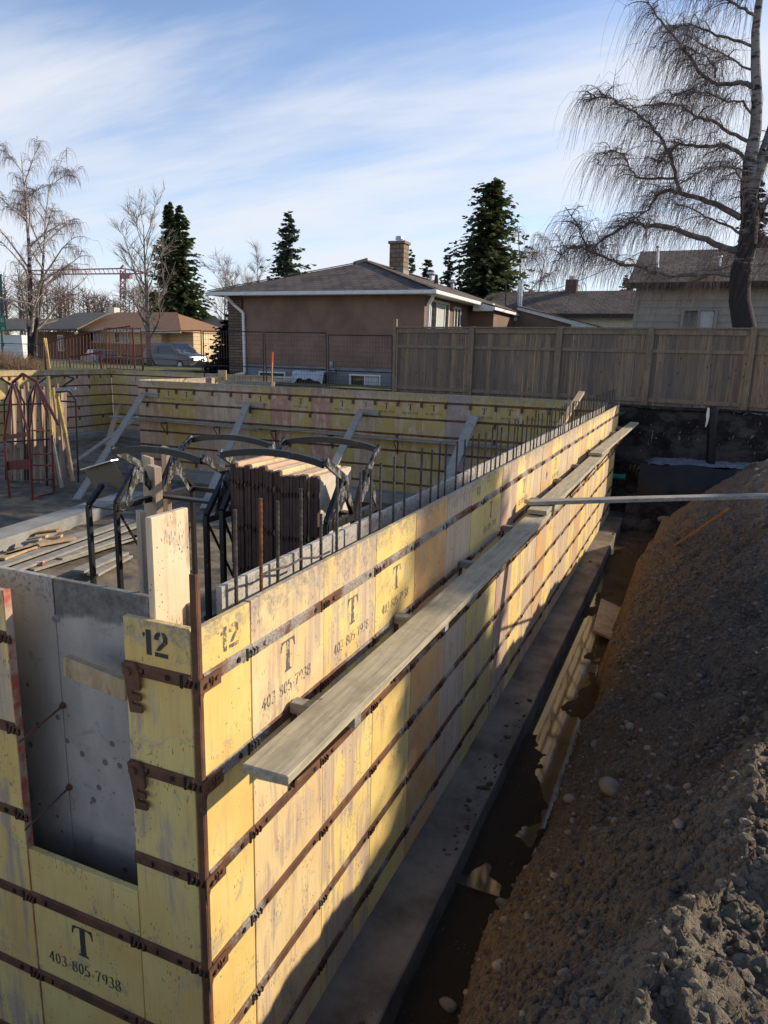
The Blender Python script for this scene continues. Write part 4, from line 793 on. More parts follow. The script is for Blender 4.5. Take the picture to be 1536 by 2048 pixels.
# narrow panels standing in the left rack
def upright(u, vt, Y, w, d, zb, col, cov, label, rot=0.0):
    p_ = PY(u, vt, Y); b = MB(); b.box(-w / 2, w / 2, 0, d, zb - p_.z, 0); o = b.build('narrow_panel', PLYN, None, bevel=.005); o.location = p_; o.rotation_euler = (0, rot, R(-28)); o.color = (*col, cov); return tag(o, label, 'form panel', 'narrow panels standing in the left rack')
upright(291, 913, 4.2, .25, .045, FZ, (0.72, .56, .40), .45, 'tallest narrow pale panel standing in the left rack'); upright(300, 932, 4.0, .22, .08, FZ, (.64, .55, .42), .4, 'wider pale panel in front of the tallest one in the left rack'); upright(326, 893, 4.5, .13, .05, FZ, (.58, .42, .30), .5, 'slim red-edged panel at the right of the left rack'); upright(275, 1022, 3.2, .11, .06, FZ, (.50, .42, .32), .4, 'short tan post in front of the left rack')
b = MB(); a = PY(372, 1060, 3.3); b.bar((a.x, 3.3, FZ), a, .03, .03, up=(1, 0, 0)); mk = empty('marker_stake', (a.x, 3.3, FZ), 0, 'stake with an orange tip behind the corner board', 'stake'); b.build('stake', LUM_NEW, mk); b = MB(); b.bar(a - Vector((.03, 0, .16)), a + Vector((.025, 0, .04)), .035, .035, up=(1, 0, 0)); b.build('orange_tip', ORANGE, mk)

# lumber on the pit floor
fb = MB(); a = PZ(-60, 1090, -2.40); b = PZ(275, 985, -2.40); fb.bar(Vector((a.x, a.y, -2.50)), Vector((b.x, b.y, -2.50)), .62, .26); o = fb.build('footing_strip', CONC, None, bevel=.01, origin=(a.x, a.y, -2.5)); tag(o, 'long grey concrete strip footing across the pit floor', 'footing')
dirv = (b - a).normalized(); nrm = Vector((dirv.y, -dirv.x, 0)); nrm = nrm if nrm.y < 0 else -nrm
for k, (u, v) in enumerate(((54, 1050), (69, 1047), (86, 1043))):
    c_ = PZ(u, v, -2.50); 
    s_ = (c_ - a).dot(Vector((dirv.x, dirv.y, 0))); c2 = Vector((a.x, a.y, -2.50)) + dirv * s_ + nrm * .312; c2.z = -2.48; h_ = MB(); h_.tube([c2 - nrm * .02, c2 + nrm * .006], .055, 12); h_.build('form_hole', HOLE, o)
rng = random.Random(8)
boards = [((-40, 1128), (185, 1062), .20), ((-20, 1138), (262, 1040), .22), ((28, 1140), (300, 1040), .20), ((60, 1140), (310, 1062), .18), ((118, 1118), (260, 1072), .15), ((155, 1143), (246, 1105), .24), ((178, 1098), (290, 1070), .2), ((0, 1118), (110, 1075), .18), ((75, 1090), (150, 1076), .12), ((185, 1150), (255, 1112), .2), ((10, 1112), (125, 1078), .1)]
lb = ['longest grey board of the floor pile, farthest back', 'grey board second from the back of the floor pile', 'grey board in the middle of the floor pile', 'grey board at the front of the floor pile', 'short board in front of the floor pile, half in sun', 'wide sunlit board lying by itself before the racks', 'grey board between the pile and the left rack', 'sunlit yellow board on top at the left of the pile', 'stub of board poking up at the pile', 'sunlit board nearest the inner form wall', 'thin sunlit lath on top of the pile']
for i, ((u1, v1), (u2, v2), w) in enumerate(boards):
    z = -2.52 + .03 * (i % 3) + (.05 if i in (7, 8, 10) else 0); a = PZ(u1, v1, z); b = PZ(u2, v2, z); m = MB(); m.bar(a, b, w, .042); tag(m.build('loose_board', LUM_NEW if i in (7, 8, 10) else LUM_X, None, bevel=.004, origin=tuple(a)), lb[i], 'board', 'loose boards on the pit floor')
for i, (u, v, s_) in enumerate(((72, 1078, .16), (92, 1066, .2), (60, 1085, .14), (105, 1078, .12))):
    c_ = PZ(u, v, -2.42); m = MB(); m.bar(c_ - Vector((s_, .03, .02)), c_ + Vector((s_, .1, .05)), .13, .04); tag(m.build('scrap_block', (LUM_NEW, LUM_ORG, LUM_X, LUM_NEW)[i], None, origin=tuple(c_)), ['pale scrap block on the pile', 'orange-brown scrap block topmost on the pile', 'grey scrap block at the left of the pile', 'small pale scrap right of the others'][i], 'wood scrap', 'wood scraps on the board pile')
cn = PZ(72, 1126, -2.46); m = MB(); m.tube([cn, cn + Vector((.12, .04, 0))], .033, 12); cno = m.build('drink_can', m_simple('red_white_can', (.5, .03, .03), (.7, .68, .66), 18, .4, lo=.45, hi=.55), None, origin=tuple(cn)); tag(cno, 'crushed red and white can on the pit floor', 'can')

# ------------------------------------------------------------------ far left racks in the pit
rr = empty('red_rack', (-12.9, 10.2, FZ), 0, 'tall red steel rack at the left of the pit', 'rack')
def at_y(pts, Y): return [PY(u, v, Y) for u, v in pts]
def poly_tube(mb, pts, r, n=6):
    for a, b in zip(pts[:-1], pts[1:]): mb.tube([a, b], r, n)
m = MB()
for Y, du in ((10.0, 0), (10.9, 0)):
    if Y == 10.0:
        poly_tube(m, at_y([(25, 765), (45, 748), (72, 763), (117, 850)], Y), .035); poly_tube(m, at_y([(25, 765), (8, 876), (20, 1000)], Y), .028); poly_tube(m, at_y([(25, 765), (57, 866), (66, 1000)], Y), .028); poly_tube(m, at_y([(72, 763), (58, 866)], Y), .022)
    else: poly_tube(m, at_y([(72, 763), (103, 850), (108, 985)], Y), .03)
m.build('frame', RED, rr)
m = MB()
for (u1, v1), (u2, v2) in (((58, 861), (101, 861)), ((62, 908), (104, 908)), ((63, 930), (105, 931)), ((64, 960), (106, 959)), ((20, 974), (64, 975)), ((66, 995), (112, 985))): m.tube([PY(u1, v1, 10.0), PY(u2, v2, 10.9)] if u1 > 50 else [PY(u1, v1, 10), PY(u2, v2, 10)], .018, 5)
m.build('rail', RED, rr); m = MB(); m.add(at_y([(9, 871), (52, 864), (54, 873), (10, 880)], 10.0) + [q + Vector((0, .05, 0)) for q in at_y([(9, 871), (52, 864), (54, 873), (10, 880)], 10.0)], [(0, 1, 2, 3), (4, 7, 6, 5), (0, 4, 5, 1), (1, 5, 6, 2), (2, 6, 7, 3), (3, 7, 4, 0)]); m.add(at_y([(14, 922), (62, 918), (63, 938), (15, 940)], 10.02) + [q + Vector((0, .03, 0)) for q in at_y([(14, 922), (62, 918), (63, 938), (15, 940)], 10.02)], [(0, 1, 2, 3), (4, 7, 6, 5), (0, 4, 5, 1), (1, 5, 6, 2), (2, 6, 7, 3), (3, 7, 4, 0)]); m.build('red_crossboard', RED, rr)
br = empty('black_rack', (-13.0, 11.5, FZ), 0, 'black steel rack behind the red one at the left', 'rack'); m = MB(); Y = 11.4
for pts in ([(-12, 752), (22, 768)], [(2, 755), (22, 772), (8, 805), (12, 960)], [(30, 768), (48, 805), (50, 960)], [(70, 768), (56, 802), (56, 960)], [(0, 810), (100, 807)], [(0, 885), (102, 878)], [(75, 768), (92, 755), (128, 751), (149, 757), (128, 770), (112, 785), (138, 782), (151, 800), (157, 965)], [(92, 808), (94, 975)], [(118, 802), (150, 804)]): poly_tube(m, at_y(pts, Y), .022)
m.build('frame', BLK, br); m = MB(); m.bar(PY(96, 779, 11.35), PY(152, 778, 11.35), .02, .09); m.build('name_bar', m_simple('scuffed_white_bar', (.5, .5, .5), (.15, .15, .15), 22), br)
for i, (u1, v1, u2, v2, Y, w, mt, lbt) in enumerate(((96, 752, 104, 870, 10.9, .075, LUM_YEL, 'yellow sunlit top of the leftmost timber at the black rack'), (106, 775, 118, 880, 11.0, .06, LUM_YEL, 'thin sunlit yellow timber between the two broad ones'), (113, 787, 131, 868, 11.1, .09, LUM_YEL, 'yellow sunlit top of the broad timber at the right of the black rack'), (104, 870, 124, 975, 10.9, .075, LUM_Z, 'grey shaded foot of the leftmost timber at the black rack'), (131, 868, 146, 962, 11.1, .085, LUM_NEW, 'brown shaded foot of the broad timber at the black rack'))):  # timbers split in two: sun and shade put into the halves' colours
    m = MB(); m.bar(PY(u2, v2, Y - .1), PY(u1, v1, Y + .05), .05, w, up=(1, 0, 0)); tag(m.build('leaning_timber', mt, None, origin=tuple(PY(u2, v2, Y))), lbt, 'timber', 'timbers leaning on the far racks')
for i in range(18):
    u = 14 + i * 6.6 + (i * 5 % 3); vt = 762 + (i * 37 % 22); p_ = PY(u, vt, 11.7 + .12 * (i % 3)); m = MB(); m.bar((p_.x + .05 + .1 * (i % 2), 11.6, FZ), p_, .05 + .03 * (i % 3), .10, up=(1, 0, 0)); o = m.build('stored_panel', PLYN, None, bevel=.004, origin=(p_.x, 11.6, FZ)); o.color = (*((.30, .22, .17), (.40, .31, .22), (.22, .17, .14))[i % 3], .7); tag(o, 'narrow brown panel stored upright in the far left racks', 'form panel', 'panels stored upright in the far left racks')
b = MB(); q = PY(20, 780, 12.6); b.bar(PY(48, 815, 12.3), PY(-20, 745, 12.6), .05, .25, up=(1, 0, 0)); tag(b.build('brace_board', LUM_YEL, None, origin=tuple(q)), 'pale sunlit brace behind the red rack', 'board', 'braces against the back wall')
# ------------------------------------------------------------------ fences
def PF(u, v): d = ray(u, v); nrm = np.array([.13, 1, 0]); t = (17.45 - nrm @ CP) / (nrm @ d); return Vector(CP + d * t)
def fY(x): return 17.45 - .13 * x
posts = [PF(791, 720).x, PF(943, 720).x, PF(1117, 720).x, PF(1297, 720).x, PF(1500, 720).x, 3.62]
wf = empty('wood_fence', (-2, fY(-2), -.2), 0, 'weathered cedar board fence with posts and rails above the cut bank', 'fence')
rng = random.Random(2)
for i, x in enumerate(posts):
    m = MB(); m.bar((x, fY(x) - .07, -.35), (x, fY(x) - .07, 1.78 if i else 1.98), .135 if i else .09, .10, up=(0, 1, 0)); m.build('post', CEDARP, wf, bevel=.004)
for i in range(5):
    xa, xb = posts[i] + .068, posts[i + 1] - .068; m = MB(); n = int((xb - xa) / .14); w = (xb - xa) / n
    for k in range(n):
        x = xa + w * (k + .5); gap = .004 + (.008 if rng.random() < .2 else 0); zt = 1.70; dz = rng.uniform(-.008, .008); m.bar((x, fY(x) + rng.uniform(-.003, .003), -.13 + dz), (x, fY(x), zt), w - gap, .018, up=(0, 1, 0))
    m.build('board_panel', CEDAR, wf)
    for z, h, dd in ((1.655, .13, .035), (1.20, .085, .03), (.0, .10, .035)):
        m = MB(); m.bar((xa, fY(xa) - dd, z), (xb, fY(xb) - dd, z + rng.uniform(-.006, .006)), .038, h, n=3); m.build('rail', CEDARP, wf, bevel=.003)
m = MB(); m.bar((posts[0] - .05, fY(posts[0]) - .03, 1.745), (posts[-1], fY(posts[-1]) - .03, 1.745), .14, .036, n=4); m.build('cap_rail', CEDARP, wf, bevel=.003)
m = MB(); x = posts[3]; m.box(x - .03, x + .01, fY(x) - .13, fY(x) - .124, -.02, .06); m.build('orange_mark', ORANGE, wf)
# temporary wire fence panels
def wire_panel(u0, u1, Y0, Y1, zt, zb, label, mat, lean=.0, rw=.0042):
    a = PY(u0, 700, Y0); b = PY(u1, 700, Y1); a = Vector((a.x, a.y, 0)); b = Vector((b.x, b.y, 0)); L = (b - a).length; u = (b - a) / L; t = empty('wire_fence_panel', tuple(a + Vector((0, 0, zb))), 0, label, 'fence', 'temporary wire fence panels')
    def W(s, z): return a + u * s + Vector((lean * (z - zb), .0, z))
    m = MB()
    for s in (0, L): m.tube([W(s, zb), W(s, zt)], .022, 6)
    for z in (zt, zb + (zt - zb) * .36, zb + .08): m.tube([W(0, z), W(L, z)], .018, 6)
    m.build('frame', mat, t); m = MB(); n = int(L / .10)
    for k in range(1, n): m.tube([W(L * k / n, zb + .05), W(L * k / n, zt)], rw, 3, cap=False)
    k = 1
    while zb + .15 * k < zt: m.tube([W(0, zb + .15 * k), W(L, zb + .15 * k)], rw, 3, cap=False); k += 1
    m.build('wire_mesh', mat, t)
DKW = m_simple('dark_fence_steel', (.045, .04, .042), (.03, .027, .03), 8, .6, .3); RDW = m_simple('rust_red_fence_steel', (.115, .04, .032), (.075, .03, .028), 8, .7)
wire_panel(407, 527, 18.7, 18.75, 1.57, -.2, 'dark wire fence panel left of the orange-topped stake', DKW)
wire_panel(533, 655, 18.6, 18.6, 1.56, -.2, 'dark wire fence panel behind the orange-topped stake', DKW, lean=-.03)
wire_panel(659, 786, 18.5, 18.4, 1.50, -.2, 'dark wire fence panel joining the wood fence', DKW, lean=-.02)
wire_panel(285, 403, 25.2, 22.2, 1.7, -.2, 'red-brown wire fence panel before the parked van', RDW, lean=.0, rw=.005)
wire_panel(212, 283, 25.6, 25.2, 1.85, -.15, 'red wire fence panel with a tilted post before the tan house', RDW, rw=.005)
wire_panel(-30, 82, 22.5, 24.6, 1.0, -.15, 'grey wire fence panel at the far left edge', DKW, rw=.004)
pf = empty('picket_fence_panel', tuple(PY(150, 735, 25)), 0, 'rust-red metal picket panel with a low red rail', 'fence'); m = MB()
for k in range(27): u = 86 + k * 6.7; v0 = 690 - (u - 80) * .22; m.tube([PY(u + 1, 737, 25.2), PY(u, v0, 25.2)], .022, 4)
m.build('pickets', RDW, pf); m = MB(); poly_tube(m, [PY(u, v, 25.15) for u, v in ((78, 690), (140, 672), (208, 660), (262, 652))], .03)
REDR = m_simple('red_rail', (.20, .04, .04), (.15, .035, .035), 6, .6); m.build('rail', REDR, pf)
for nm_, q_, r_ in (('rail', ((140, 714), (200, 705)), .045), ('post', ((138, 714), (141, 739)), .035), ('post', ((200, 702), (204, 740)), .04), ('post', ((265, 655), (270, 738)), .045)): m = MB(); poly_tube(m, [PY(u, v, 25.1) for u, v in q_], r_); m.build(nm_, REDR, pf)
yp = MB(); yp.bar(PY(96, 722, 22), PY(88, 676, 22), .07, .07, up=(0, 1, 0)); yp.bar(PY(100, 737, 22), PY(92, 676, 22), .035, .05, up=(0, 1, 0)); tag(yp.build('yellow_post', LUM_YEL, None, origin=tuple(PY(96, 722, 22))), 'yellow wooden post at the left corner of the pit', 'post'); yp = MB(); yp.bar(PY(96, 762, 21.3), PY(92, 718, 21.3), .13, .1, up=(0, 1, 0)); tag(yp.build('dark_post', RUST, None, origin=tuple(PY(96, 762, 21.3))), 'dark short post standing on the left form wall below the yellow post', 'post')
sk = empty('survey_stake', tuple(PY(544, 775, 17.4)), 0, 'wooden survey stake with an orange painted top', 'stake'); m = MB(); m.bar(PY(543, 775, 17.4), PY(545, 705, 17.4), .045, .03, up=(0, 1, 0)); m.build('stake', LUM_NEW, sk); m = MB(); m.bar(PY(543.4, 738, 17.392), PY(545, 704.5, 17.392), .05, .034, up=(0, 1, 0)); m.build('orange_top', ORANGE, sk)

# ------------------------------------------------------------------ houses
def poly(name, pts, mat, parent, th=None):
    m = MB(); n = len(pts); pts = [Vector(p) for p in pts]
    if th is None: m.add(pts, [tuple(range(n))])
    else:
        th = Vector(th); m.v = [tuple(p) for p in pts] + [tuple(p + th) for p in pts]; m.f = [tuple(range(n)), tuple(reversed(range(n, 2 * n)))] + [(i, (i + 1) % n, n + (i + 1) % n, n + i) for i in range(n)]
    return m.build(name, mat, parent)
def window(parent, x0, x1, y, z0, z1, fr=.06, mull=(.5,), curtain=True, axis='X', frame=None):
    """window facing -Y (axis X) or +X (axis Y, then x is the Y range and y the wall's X)"""
    def T(a, d, z): return (a, y - d, z) if axis == 'X' else (y + d, a, z)
    m = MB()
    def bx(a0, a1, b0, b1, d0, d1):
        m.add([T(a0, d0, b0), T(a1, d0, b0), T(a1, d0, b1), T(a0, d0, b1), T(a0, d1, b0), T(a1, d1, b0), T(a1, d1, b1), T(a0, d1, b1)], [(0, 1, 2, 3), (7, 6, 5, 4), (0, 4, 5, 1), (1, 5, 6, 2), (2, 6, 7, 3), (3, 7, 4, 0)])
    bx(x0 - fr, x1 + fr, z1, z1 + fr, .0, .05); bx(x0 - fr, x1 + fr, z0 - fr, z0, .0, .06); bx(x0 - fr, x0, z0, z1, 0, .05); bx(x1, x1 + fr, z0, z1, 0, .05)
    for q in mull: c = x0 + (x1 - x0) * q; bx(c - fr * .4, c + fr * .4, z0, z1, .012, .045)
    f = m.build('window', frame or WHITE, parent)
    m = MB(); bx(x0, x1, z0, z1, .004, .012); m.build('pane', GLASS, f)
    if curtain: m = MB(); bx(x0 + (x1 - x0) * mull[0] + fr * .5, x0 + (x1 - x0) * (mull[1] if len(mull) > 1 else .98) - fr * .2, z0 + .02, z1 - .02, .012, .016); m.build('curtain', CURT, f)
    return f
H = empty('brown_house', (-12, 23.5, -.3), 0, 'brown stucco bungalow with hip roof, chimney and white gutters', 'house')
HX0, HX1, HY, HB, EZ = -15.75, -7.9, 23.5, 34.0, 3.18
m = MB(); m.box(HX0, HX1, HY, HB, .42, EZ - .08); m.build('wall', STUCCO, H); m = MB(); m.box(HX0 + .02, HX1 - .02, HY + .02, HB, -.6, .417); m.build('foundation', FOUND, H)
m = MB(); m.box(-16.4, HX0 - .002, HY - .12, HY + 8, .05, EZ - .08); m.build('stone_veneer', STONE, H)
rz = 4.86; e0, e1, ya, yb = -17.05, -7.32, 22.9, 40.0; rx = -12.2; r0, r1 = 27.7, 35.5; TH = (0, 0, -.06)
rf = poly('roof', [(e0, ya, EZ + .06), (e1, ya, EZ + .06), (rx, r0, rz)], SHX, H, TH)
poly('roof_slope', [(e1, ya, EZ + .06), (e1, yb, EZ + .06), (rx, r1, rz), (rx, r0, rz)], SHY, rf, TH); poly('roof_slope', [(e0, yb, EZ + .06), (e0, ya, EZ + .06), (rx, r0, rz), (rx, r1, rz)], SHY, rf, TH)
m = MB(); m.bar((e1, ya, EZ + .095), (rx, r0, rz + .035), .22, .03); m.bar((e0, ya, EZ + .095), (rx, r0, rz + .035), .22, .03); m.bar((rx, r0, rz + .02), (rx, r1, rz + .02), .3, .04); m.build('hip_caps', SHY, rf)
m = MB(); m.bar((-12.62, 27.35, 4.76), (-12.2, 27.7, 4.93), .35, .14); m.build('ridge_vent', m_simple('tan_vent', (.30, .26, .2)), rf)
m = MB(); m.box(e0, e1, ya - .10, ya, EZ - .10, EZ + .04); m.build('gutter', WHITE, H, bevel=.02); m = MB(); m.box(e1, e1 + .10, ya - .1, 28.6, EZ - .10, EZ + .04); m.build('gutter', WHITE, H, bevel=.02)
m = MB(); m.box(e0 + .02, e1 - .02, ya + .01, yb, EZ - .075, EZ - .03); m.build('soffit', WHITE, H)
def downpipe(pts): m = MB(); [m.bar(a, b, .10, .08, up=(0, 1, 0)) if abs(Vector(b).z - Vector(a).z) > .01 else m.bar(a, b, .08, .1) for a, b in zip(pts[:-1], pts[1:])]; m.build('downpipe', WHITE, H)
downpipe([(-16.2, ya + .02, EZ - .08), (-16.05, HY - .2, EZ - .42), (-15.68, HY - .10, EZ - .72), (-15.66, HY - .08, .06), (-16.3, HY - .45, -.12)]); downpipe([(-7.36, ya + .15, EZ - .08), (-7.75, HY + .05, EZ - .40), (-7.80, HY + .06, -.2)])
# chimney with metal cap
ch = MB(); c0 = PY(797, 545, 31.0); w = .36; ch.box(c0.x - w, c0.x + w, 30.7, 31.35, 4.3, 6.02); co = ch.build('chimney', CHIM, H); m = MB(); m.box(c0.x - w - .06, c0.x + w + .06, 30.64, 31.41, 6.02, 6.14); m.build('chimney_top', CHIM, co); m = MB(); m.tube([(c0.x, 31.0, 6.14), (c0.x, 31, 6.24)], .13, 12); m.tube([(c0.x, 31, 6.24), (c0.x, 31, 6.38)], [.20, .17], 12); m.build('cap', GALV, co); m = MB(); m.box(c0.x - w - .02, c0.x + w + .02, 30.66, 31.39, 4.3, 4.86); m.build('flashing', m_simple('lead_flashing', (.30, .30, .30), (.2, .2, .2)), co)
for (u, v, Y, k) in ((862, 556, 30, 'box'), (873, 560, 31.5, 'pipe'), (905, 572, 33.5, 'hood')):
    c = PY(u, v, Y); m = MB()
    if k == 'pipe': m.tube([(c.x, Y, c.z - .15), (c.x, Y, c.z + .24)], [.14, .07], 10); m.build('roof_vent', BLK, H)
    else: m.tube([(c.x, Y, c.z - .15), (c.x, Y, c.z + .14)], .09, 10); m.box(c.x - .17, c.x + .17, Y - .17, Y + .17, c.z + .14, c.z + .26); m.build('roof_vent', GALV, H, bevel=.03)
window(H, 24.15, 26.2, HX1, 1.62 + .3, 2.92, fr=.08, mull=(.3, .78), axis='Y'); window(H, 27.0, 27.75, HX1, 1.9, 2.85, fr=.07, mull=(.5,), axis='Y', curtain=False)
def zz(u, v, Y=HY): p = PY(u, v, Y); return p.x, p.z
(xa, zt), (xb, zb_) = zz(520, 745), zz(569, 761); window(H, xa, xb, HY + .02, zb_, zt, fr=.05, mull=(.5,), curtain=False); (xa, zt), (xb, zb_) = zz(702, 751), zz(758, 779); window(H, xa, xb, HY + .02, zb_, zt, fr=.06, mull=(.5,))
m = MB(); (xa, zt), (xb, zb_) = zz(661, 722), zz(667, 734); m.box(xa, xb, HY - .08, HY, zb_, zt); (xa, zt), (xb, zb_) = zz(664, 737), zz(673, 745); m.box(xa, xb, HY - .16, HY, zb_, zt); m.build('meter_box', m_simple('grey_box', (.34, .34, .35)), H, bevel=.01)
# rear wing with a lean-to roof
m = MB(); m.box(HX1 - .3, -6.85, 29.3, 37, -.4, EZ - .3); m.build('wing_wall', STUCCO, H)
ea = PY(954, 606, 29.2); eb = PY(992, 612, 29.2); poly('fascia_box', [(ea.x, 28.62, EZ - .32), (-6.72, 28.62, EZ - .32), (-6.72, 28.62, EZ - .02), (ea.x, 28.62, EZ + .08)], WHITE, H, (0, .3, 0)); m = MB(); m.box(-6.72, -6.62, 28.6, 34, EZ - .28, EZ - .12); m.build('gutter', WHITE, H); poly('wing_roof', [(-6.62, 28.6, EZ - .10), (-6.62, 36, EZ - .10), (-12, 36, 4.72), (-9.5, 28.6, EZ + .60)], SHY, H, TH)
g0 = PY(1036, 615, 33.0); g1 = PY(1193, 657, 33.0); m = MB(); m.bar(g0, g1, .06, .22, up=(0, 0, 1)); m.build('lean_to_fascia', WHITE, H)
poly('lean_to_roof', [g0 + Vector((-.3, -.1, .14)), g1 + Vector((.1, -.1, .12)), g1 + Vector((.1, 8, .12)), g0 + Vector((-.3, 8, .14))], SHY, H, (0, 0, -.04)); poly('lean_to_wall', [(g0.x - .3, 33.15, -.4), (g1.x - 1.2, 33.15, -.4), (g1.x - 1.2, 33.15, g1.z + .25), (g0.x - .3, 33.15, g0.z)], STUCCO, H, (0, .1, 0))
m = MB(); (xa, zt), (xb, zb_) = zz(1017, 626, 33.1), zz(1034, 642, 33.1); m.box(xa, xb, 33.03, 33.12, zb_, zt); m.build('wall_vent', WHITE, H)
fl = MB(); f0 = PY(1040, 612, 35); f1 = PY(1041, 566, 35); fl.tube([f0 - Vector((0, 0, .5)), f1], .12, 12); fl.tube([f1, f1 + Vector((0, 0, .12))], .16, 12); fl.build('metal_flue', GALV, H); fl = MB(); fl.tube([PY(1011, 612, 36), PY(1012, 566, 36)], .035, 6); fl.build('vent_pipe', BLK, H)
# covered barbecue and stacked ladders at its foot
bq = empty('covered_barbecue', tuple(PY(620, 768, 23.0)), 0, 'dark barbecue half covered by a white tarp against the brown house', 'barbecue'); (xa, zt), (xb, zb_) = zz(590, 742, 22.9), zz(652, 770, 22.9); m = MB(); m.box(xa + .1, xb - .1, 22.75, 23.3, zb_ - .1, zt - .1); m.build('body', BLACKPL, bq, bevel=.05)
m = MB(); n = 20
for j in range(6):
    for i in range(n + 1):
        t = i / n; dep = (.25 + .28 * abs(2 * t - 1) ** 2.2) if True else 0; x = xa + (xb - xa) * t; z = zt - (dep + .04 * math.sin(t * 19)) * max(0, j - 1) / 4; y = (23.35, 22.68, 22.66, 22.64, 22.62, 22.60)[j] + .02 * math.sin(t * 31 + j); m.v.append((x, y, z + .03 * math.sin(t * 9)))
for j in range(5):
    for i in range(n): k = j * (n + 1) + i; m.f.append((k, k + 1, k + n + 2, k + n + 1))
m.build('tarp', m_simple('white_tarp', (.50, .52, .58), (.40, .42, .48), 4), bq, smooth=True)
for k in range(3): m = MB(); z = -.22 + .09 * k; m.bar((-15.4, 22.7 - .05 * k, z), (-12.9, 22.9, z), .35, .05); m.bar((-15.4, 22.55, z + .03), (-12.9, 22.75, z + .03), .04, .03); tag(m.build('stacked_ladder', GALV, None, origin=(-14, 22.7, z)), ['bottom', 'middle', 'topmost'][k] + ' ladder of the pile lying at the foot of the brown house', 'ladder', 'ladders stacked by the brown house')

# siding house at right
S = empty('siding_house', (3, 28, -.3), 0, 'cream lap-sided house with brown roof behind the right birch', 'house'); m = MB(); m.box(-.90, 14, 28.0, 36, -.4, 3.80); m.build('wall', SIDING, S); m = MB(); z_ = .6
while z_ < 3.75: m.add([(-.93, 27.955, z_), (14, 27.955, z_), (14, 27.985, z_ + .255), (-.93, 27.985, z_ + .255), (-.93, 27.999, z_), (14, 27.999, z_)], [(0, 1, 2, 3), (4, 5, 1, 0)]); z_ += .26
m.build('lap_siding', SIDING, S, recalc=False); m = MB(); m.box(-.99, -.86, 27.94, 28.05, -.4, 3.75); m.build('corner_trim', SIDING, S); poly('gable_wall', [(-.90, 28.02, 3.78), (-.90, 35.9, 3.78), (-.90, 32, 5.25)], SIDING, S, (.1, 0, 0))
rf = poly('roof', [(-1.28, 27.5, 3.72), (14.5, 27.5, 3.72), (14.5, 32, 5.42), (-1.28, 32, 5.42)], SHX, S, (0, 0, .10)); poly('roof_slope', [(-1.28, 36.5, 3.72), (14.5, 36.5, 3.72), (14.5, 32, 5.42), (-1.28, 32, 5.42)], SHX, rf, (0, 0, .10)); m = MB(); m.box(-1.28, 14.5, 27.46, 27.5, 3.60, 3.80); m.build('fascia', m_simple('brown_fascia', (.05, .035, .03)), S)
window(S, .80, 1.85, 27.94, 2.0, 2.82, fr=.1, mull=(.5,), frame=SIDING)
for u, v0, v1 in ((1316, 495, 545), (1440, 515, 540)): m = MB(); a = PY(u, v1, 29.5); m.tube([a - Vector((0, 0, .3)), PY(u, v0, 29.5)], .05, 8); m.tube([PY(u, v0, 29.5), PY(u, v0 - 3, 29.5)], .09, 8); m.build('roof_pipe', GALV, S)
# dark-roofed cream house between
M_ = empty('cream_house', (-5, 46, -.3), 0, 'low cream house with long dark roof and a small brick chimney', 'house'); m = MB(); m.box(-12, 2, 46.4, 54, -.4, 3.65); m.build('wall', CREAM, M_); poly('roof', [(-12.8, 45.8, 3.68), (2.6, 45.8, 3.68), (2.6, 50.2, 5.42), (-12.8, 50.2, 5.42)], SHX, M_, (0, 0, .1)); m = MB(); m.box(-12.8, 2.6, 45.75, 45.8, 3.52, 3.74); m.build('fascia', m_simple('dark_fascia', (.05, .04, .035)), M_)
c = PY(1142, 582, 50); m = MB(); m.box(c.x - .38, c.x + .38, 49.8, 50.5, 4.6, 6.25); o = m.build('chimney', m_brick('red_brick', (.16, .08, .065), (.12, .06, .05), (.1, .08, .07)), M_); m = MB(); m.tube([(c.x, 50.1, 6.25), (c.x, 50.1, 6.5)], .2, 10); m.build('cap', GALV, o)
# tan bungalow across the street
T_ = empty('tan_bungalow', tuple(PY(230, 730, 52)), 0, 'tan and brick bungalow with orange-brown roof across the street', 'house')
def Yb(u, v): return PY(u, v, 52)
a, b = Yb(155, 660), Yb(300, 735); m = MB(); m.box(a.x, Yb(322, 660).x, 52, 60, -.4, a.z + .1); m.build('wall', YSTUC, T_); m = MB(); m.box(a.x - .02, Yb(300, 700).x, 51.93, 51.998, -.4, Yb(200, 686).z); m.build('brick_base', BRICK, T_); m = MB(); m.box(Yb(322, 660).x + .003, Yb(372, 660).x, 53.0, 60, -.4, a.z + .05); m.build('porch_wall', YSTUC, T_)
e = Yb(150, 659); f_ = Yb(374, 664); rp = poly('roof', [(e.x, 51.2, e.z), (f_.x, 51.2, f_.z), (Yb(300, 660).x, 56, e.z + 1.75), (Yb(175, 650).x, 56, e.z + 1.75)], SHTAN, T_, (0, 0, .12)); poly('roof_slope', [(f_.x, 51.2, f_.z), (f_.x, 61, f_.z), (Yb(300, 660).x, 56, e.z + 1.75)], SHTAN, rp); m = MB(); m.bar((e.x, 51.15, e.z - .02), (f_.x, 51.15, f_.z - .02), .06, .26); m.build('fascia', m_simple('cream_fascia', (.7, .62, .48)), T_)
for (u0, v0, u1, v1) in ((179, 664, 206, 683), (230, 666, 256, 685)): p0, p1 = Yb(u0, v0), Yb(u1, v1); window(T_, p0.x, p1.x, 52, p1.z, p0.z, fr=.1, mull=(.35,))
p0, p1 = PY(304, 665, 53), PY(331, 690, 53); window(T_, p0.x, p1.x, 53, p1.z, p0.z, fr=.1, mull=(.3, .7)); m = MB()
for u in range(290, 384, 5): m.bar(PY(u, 712, 51), PY(u, 692, 51), .05, .05, up=(0, 1, 0))
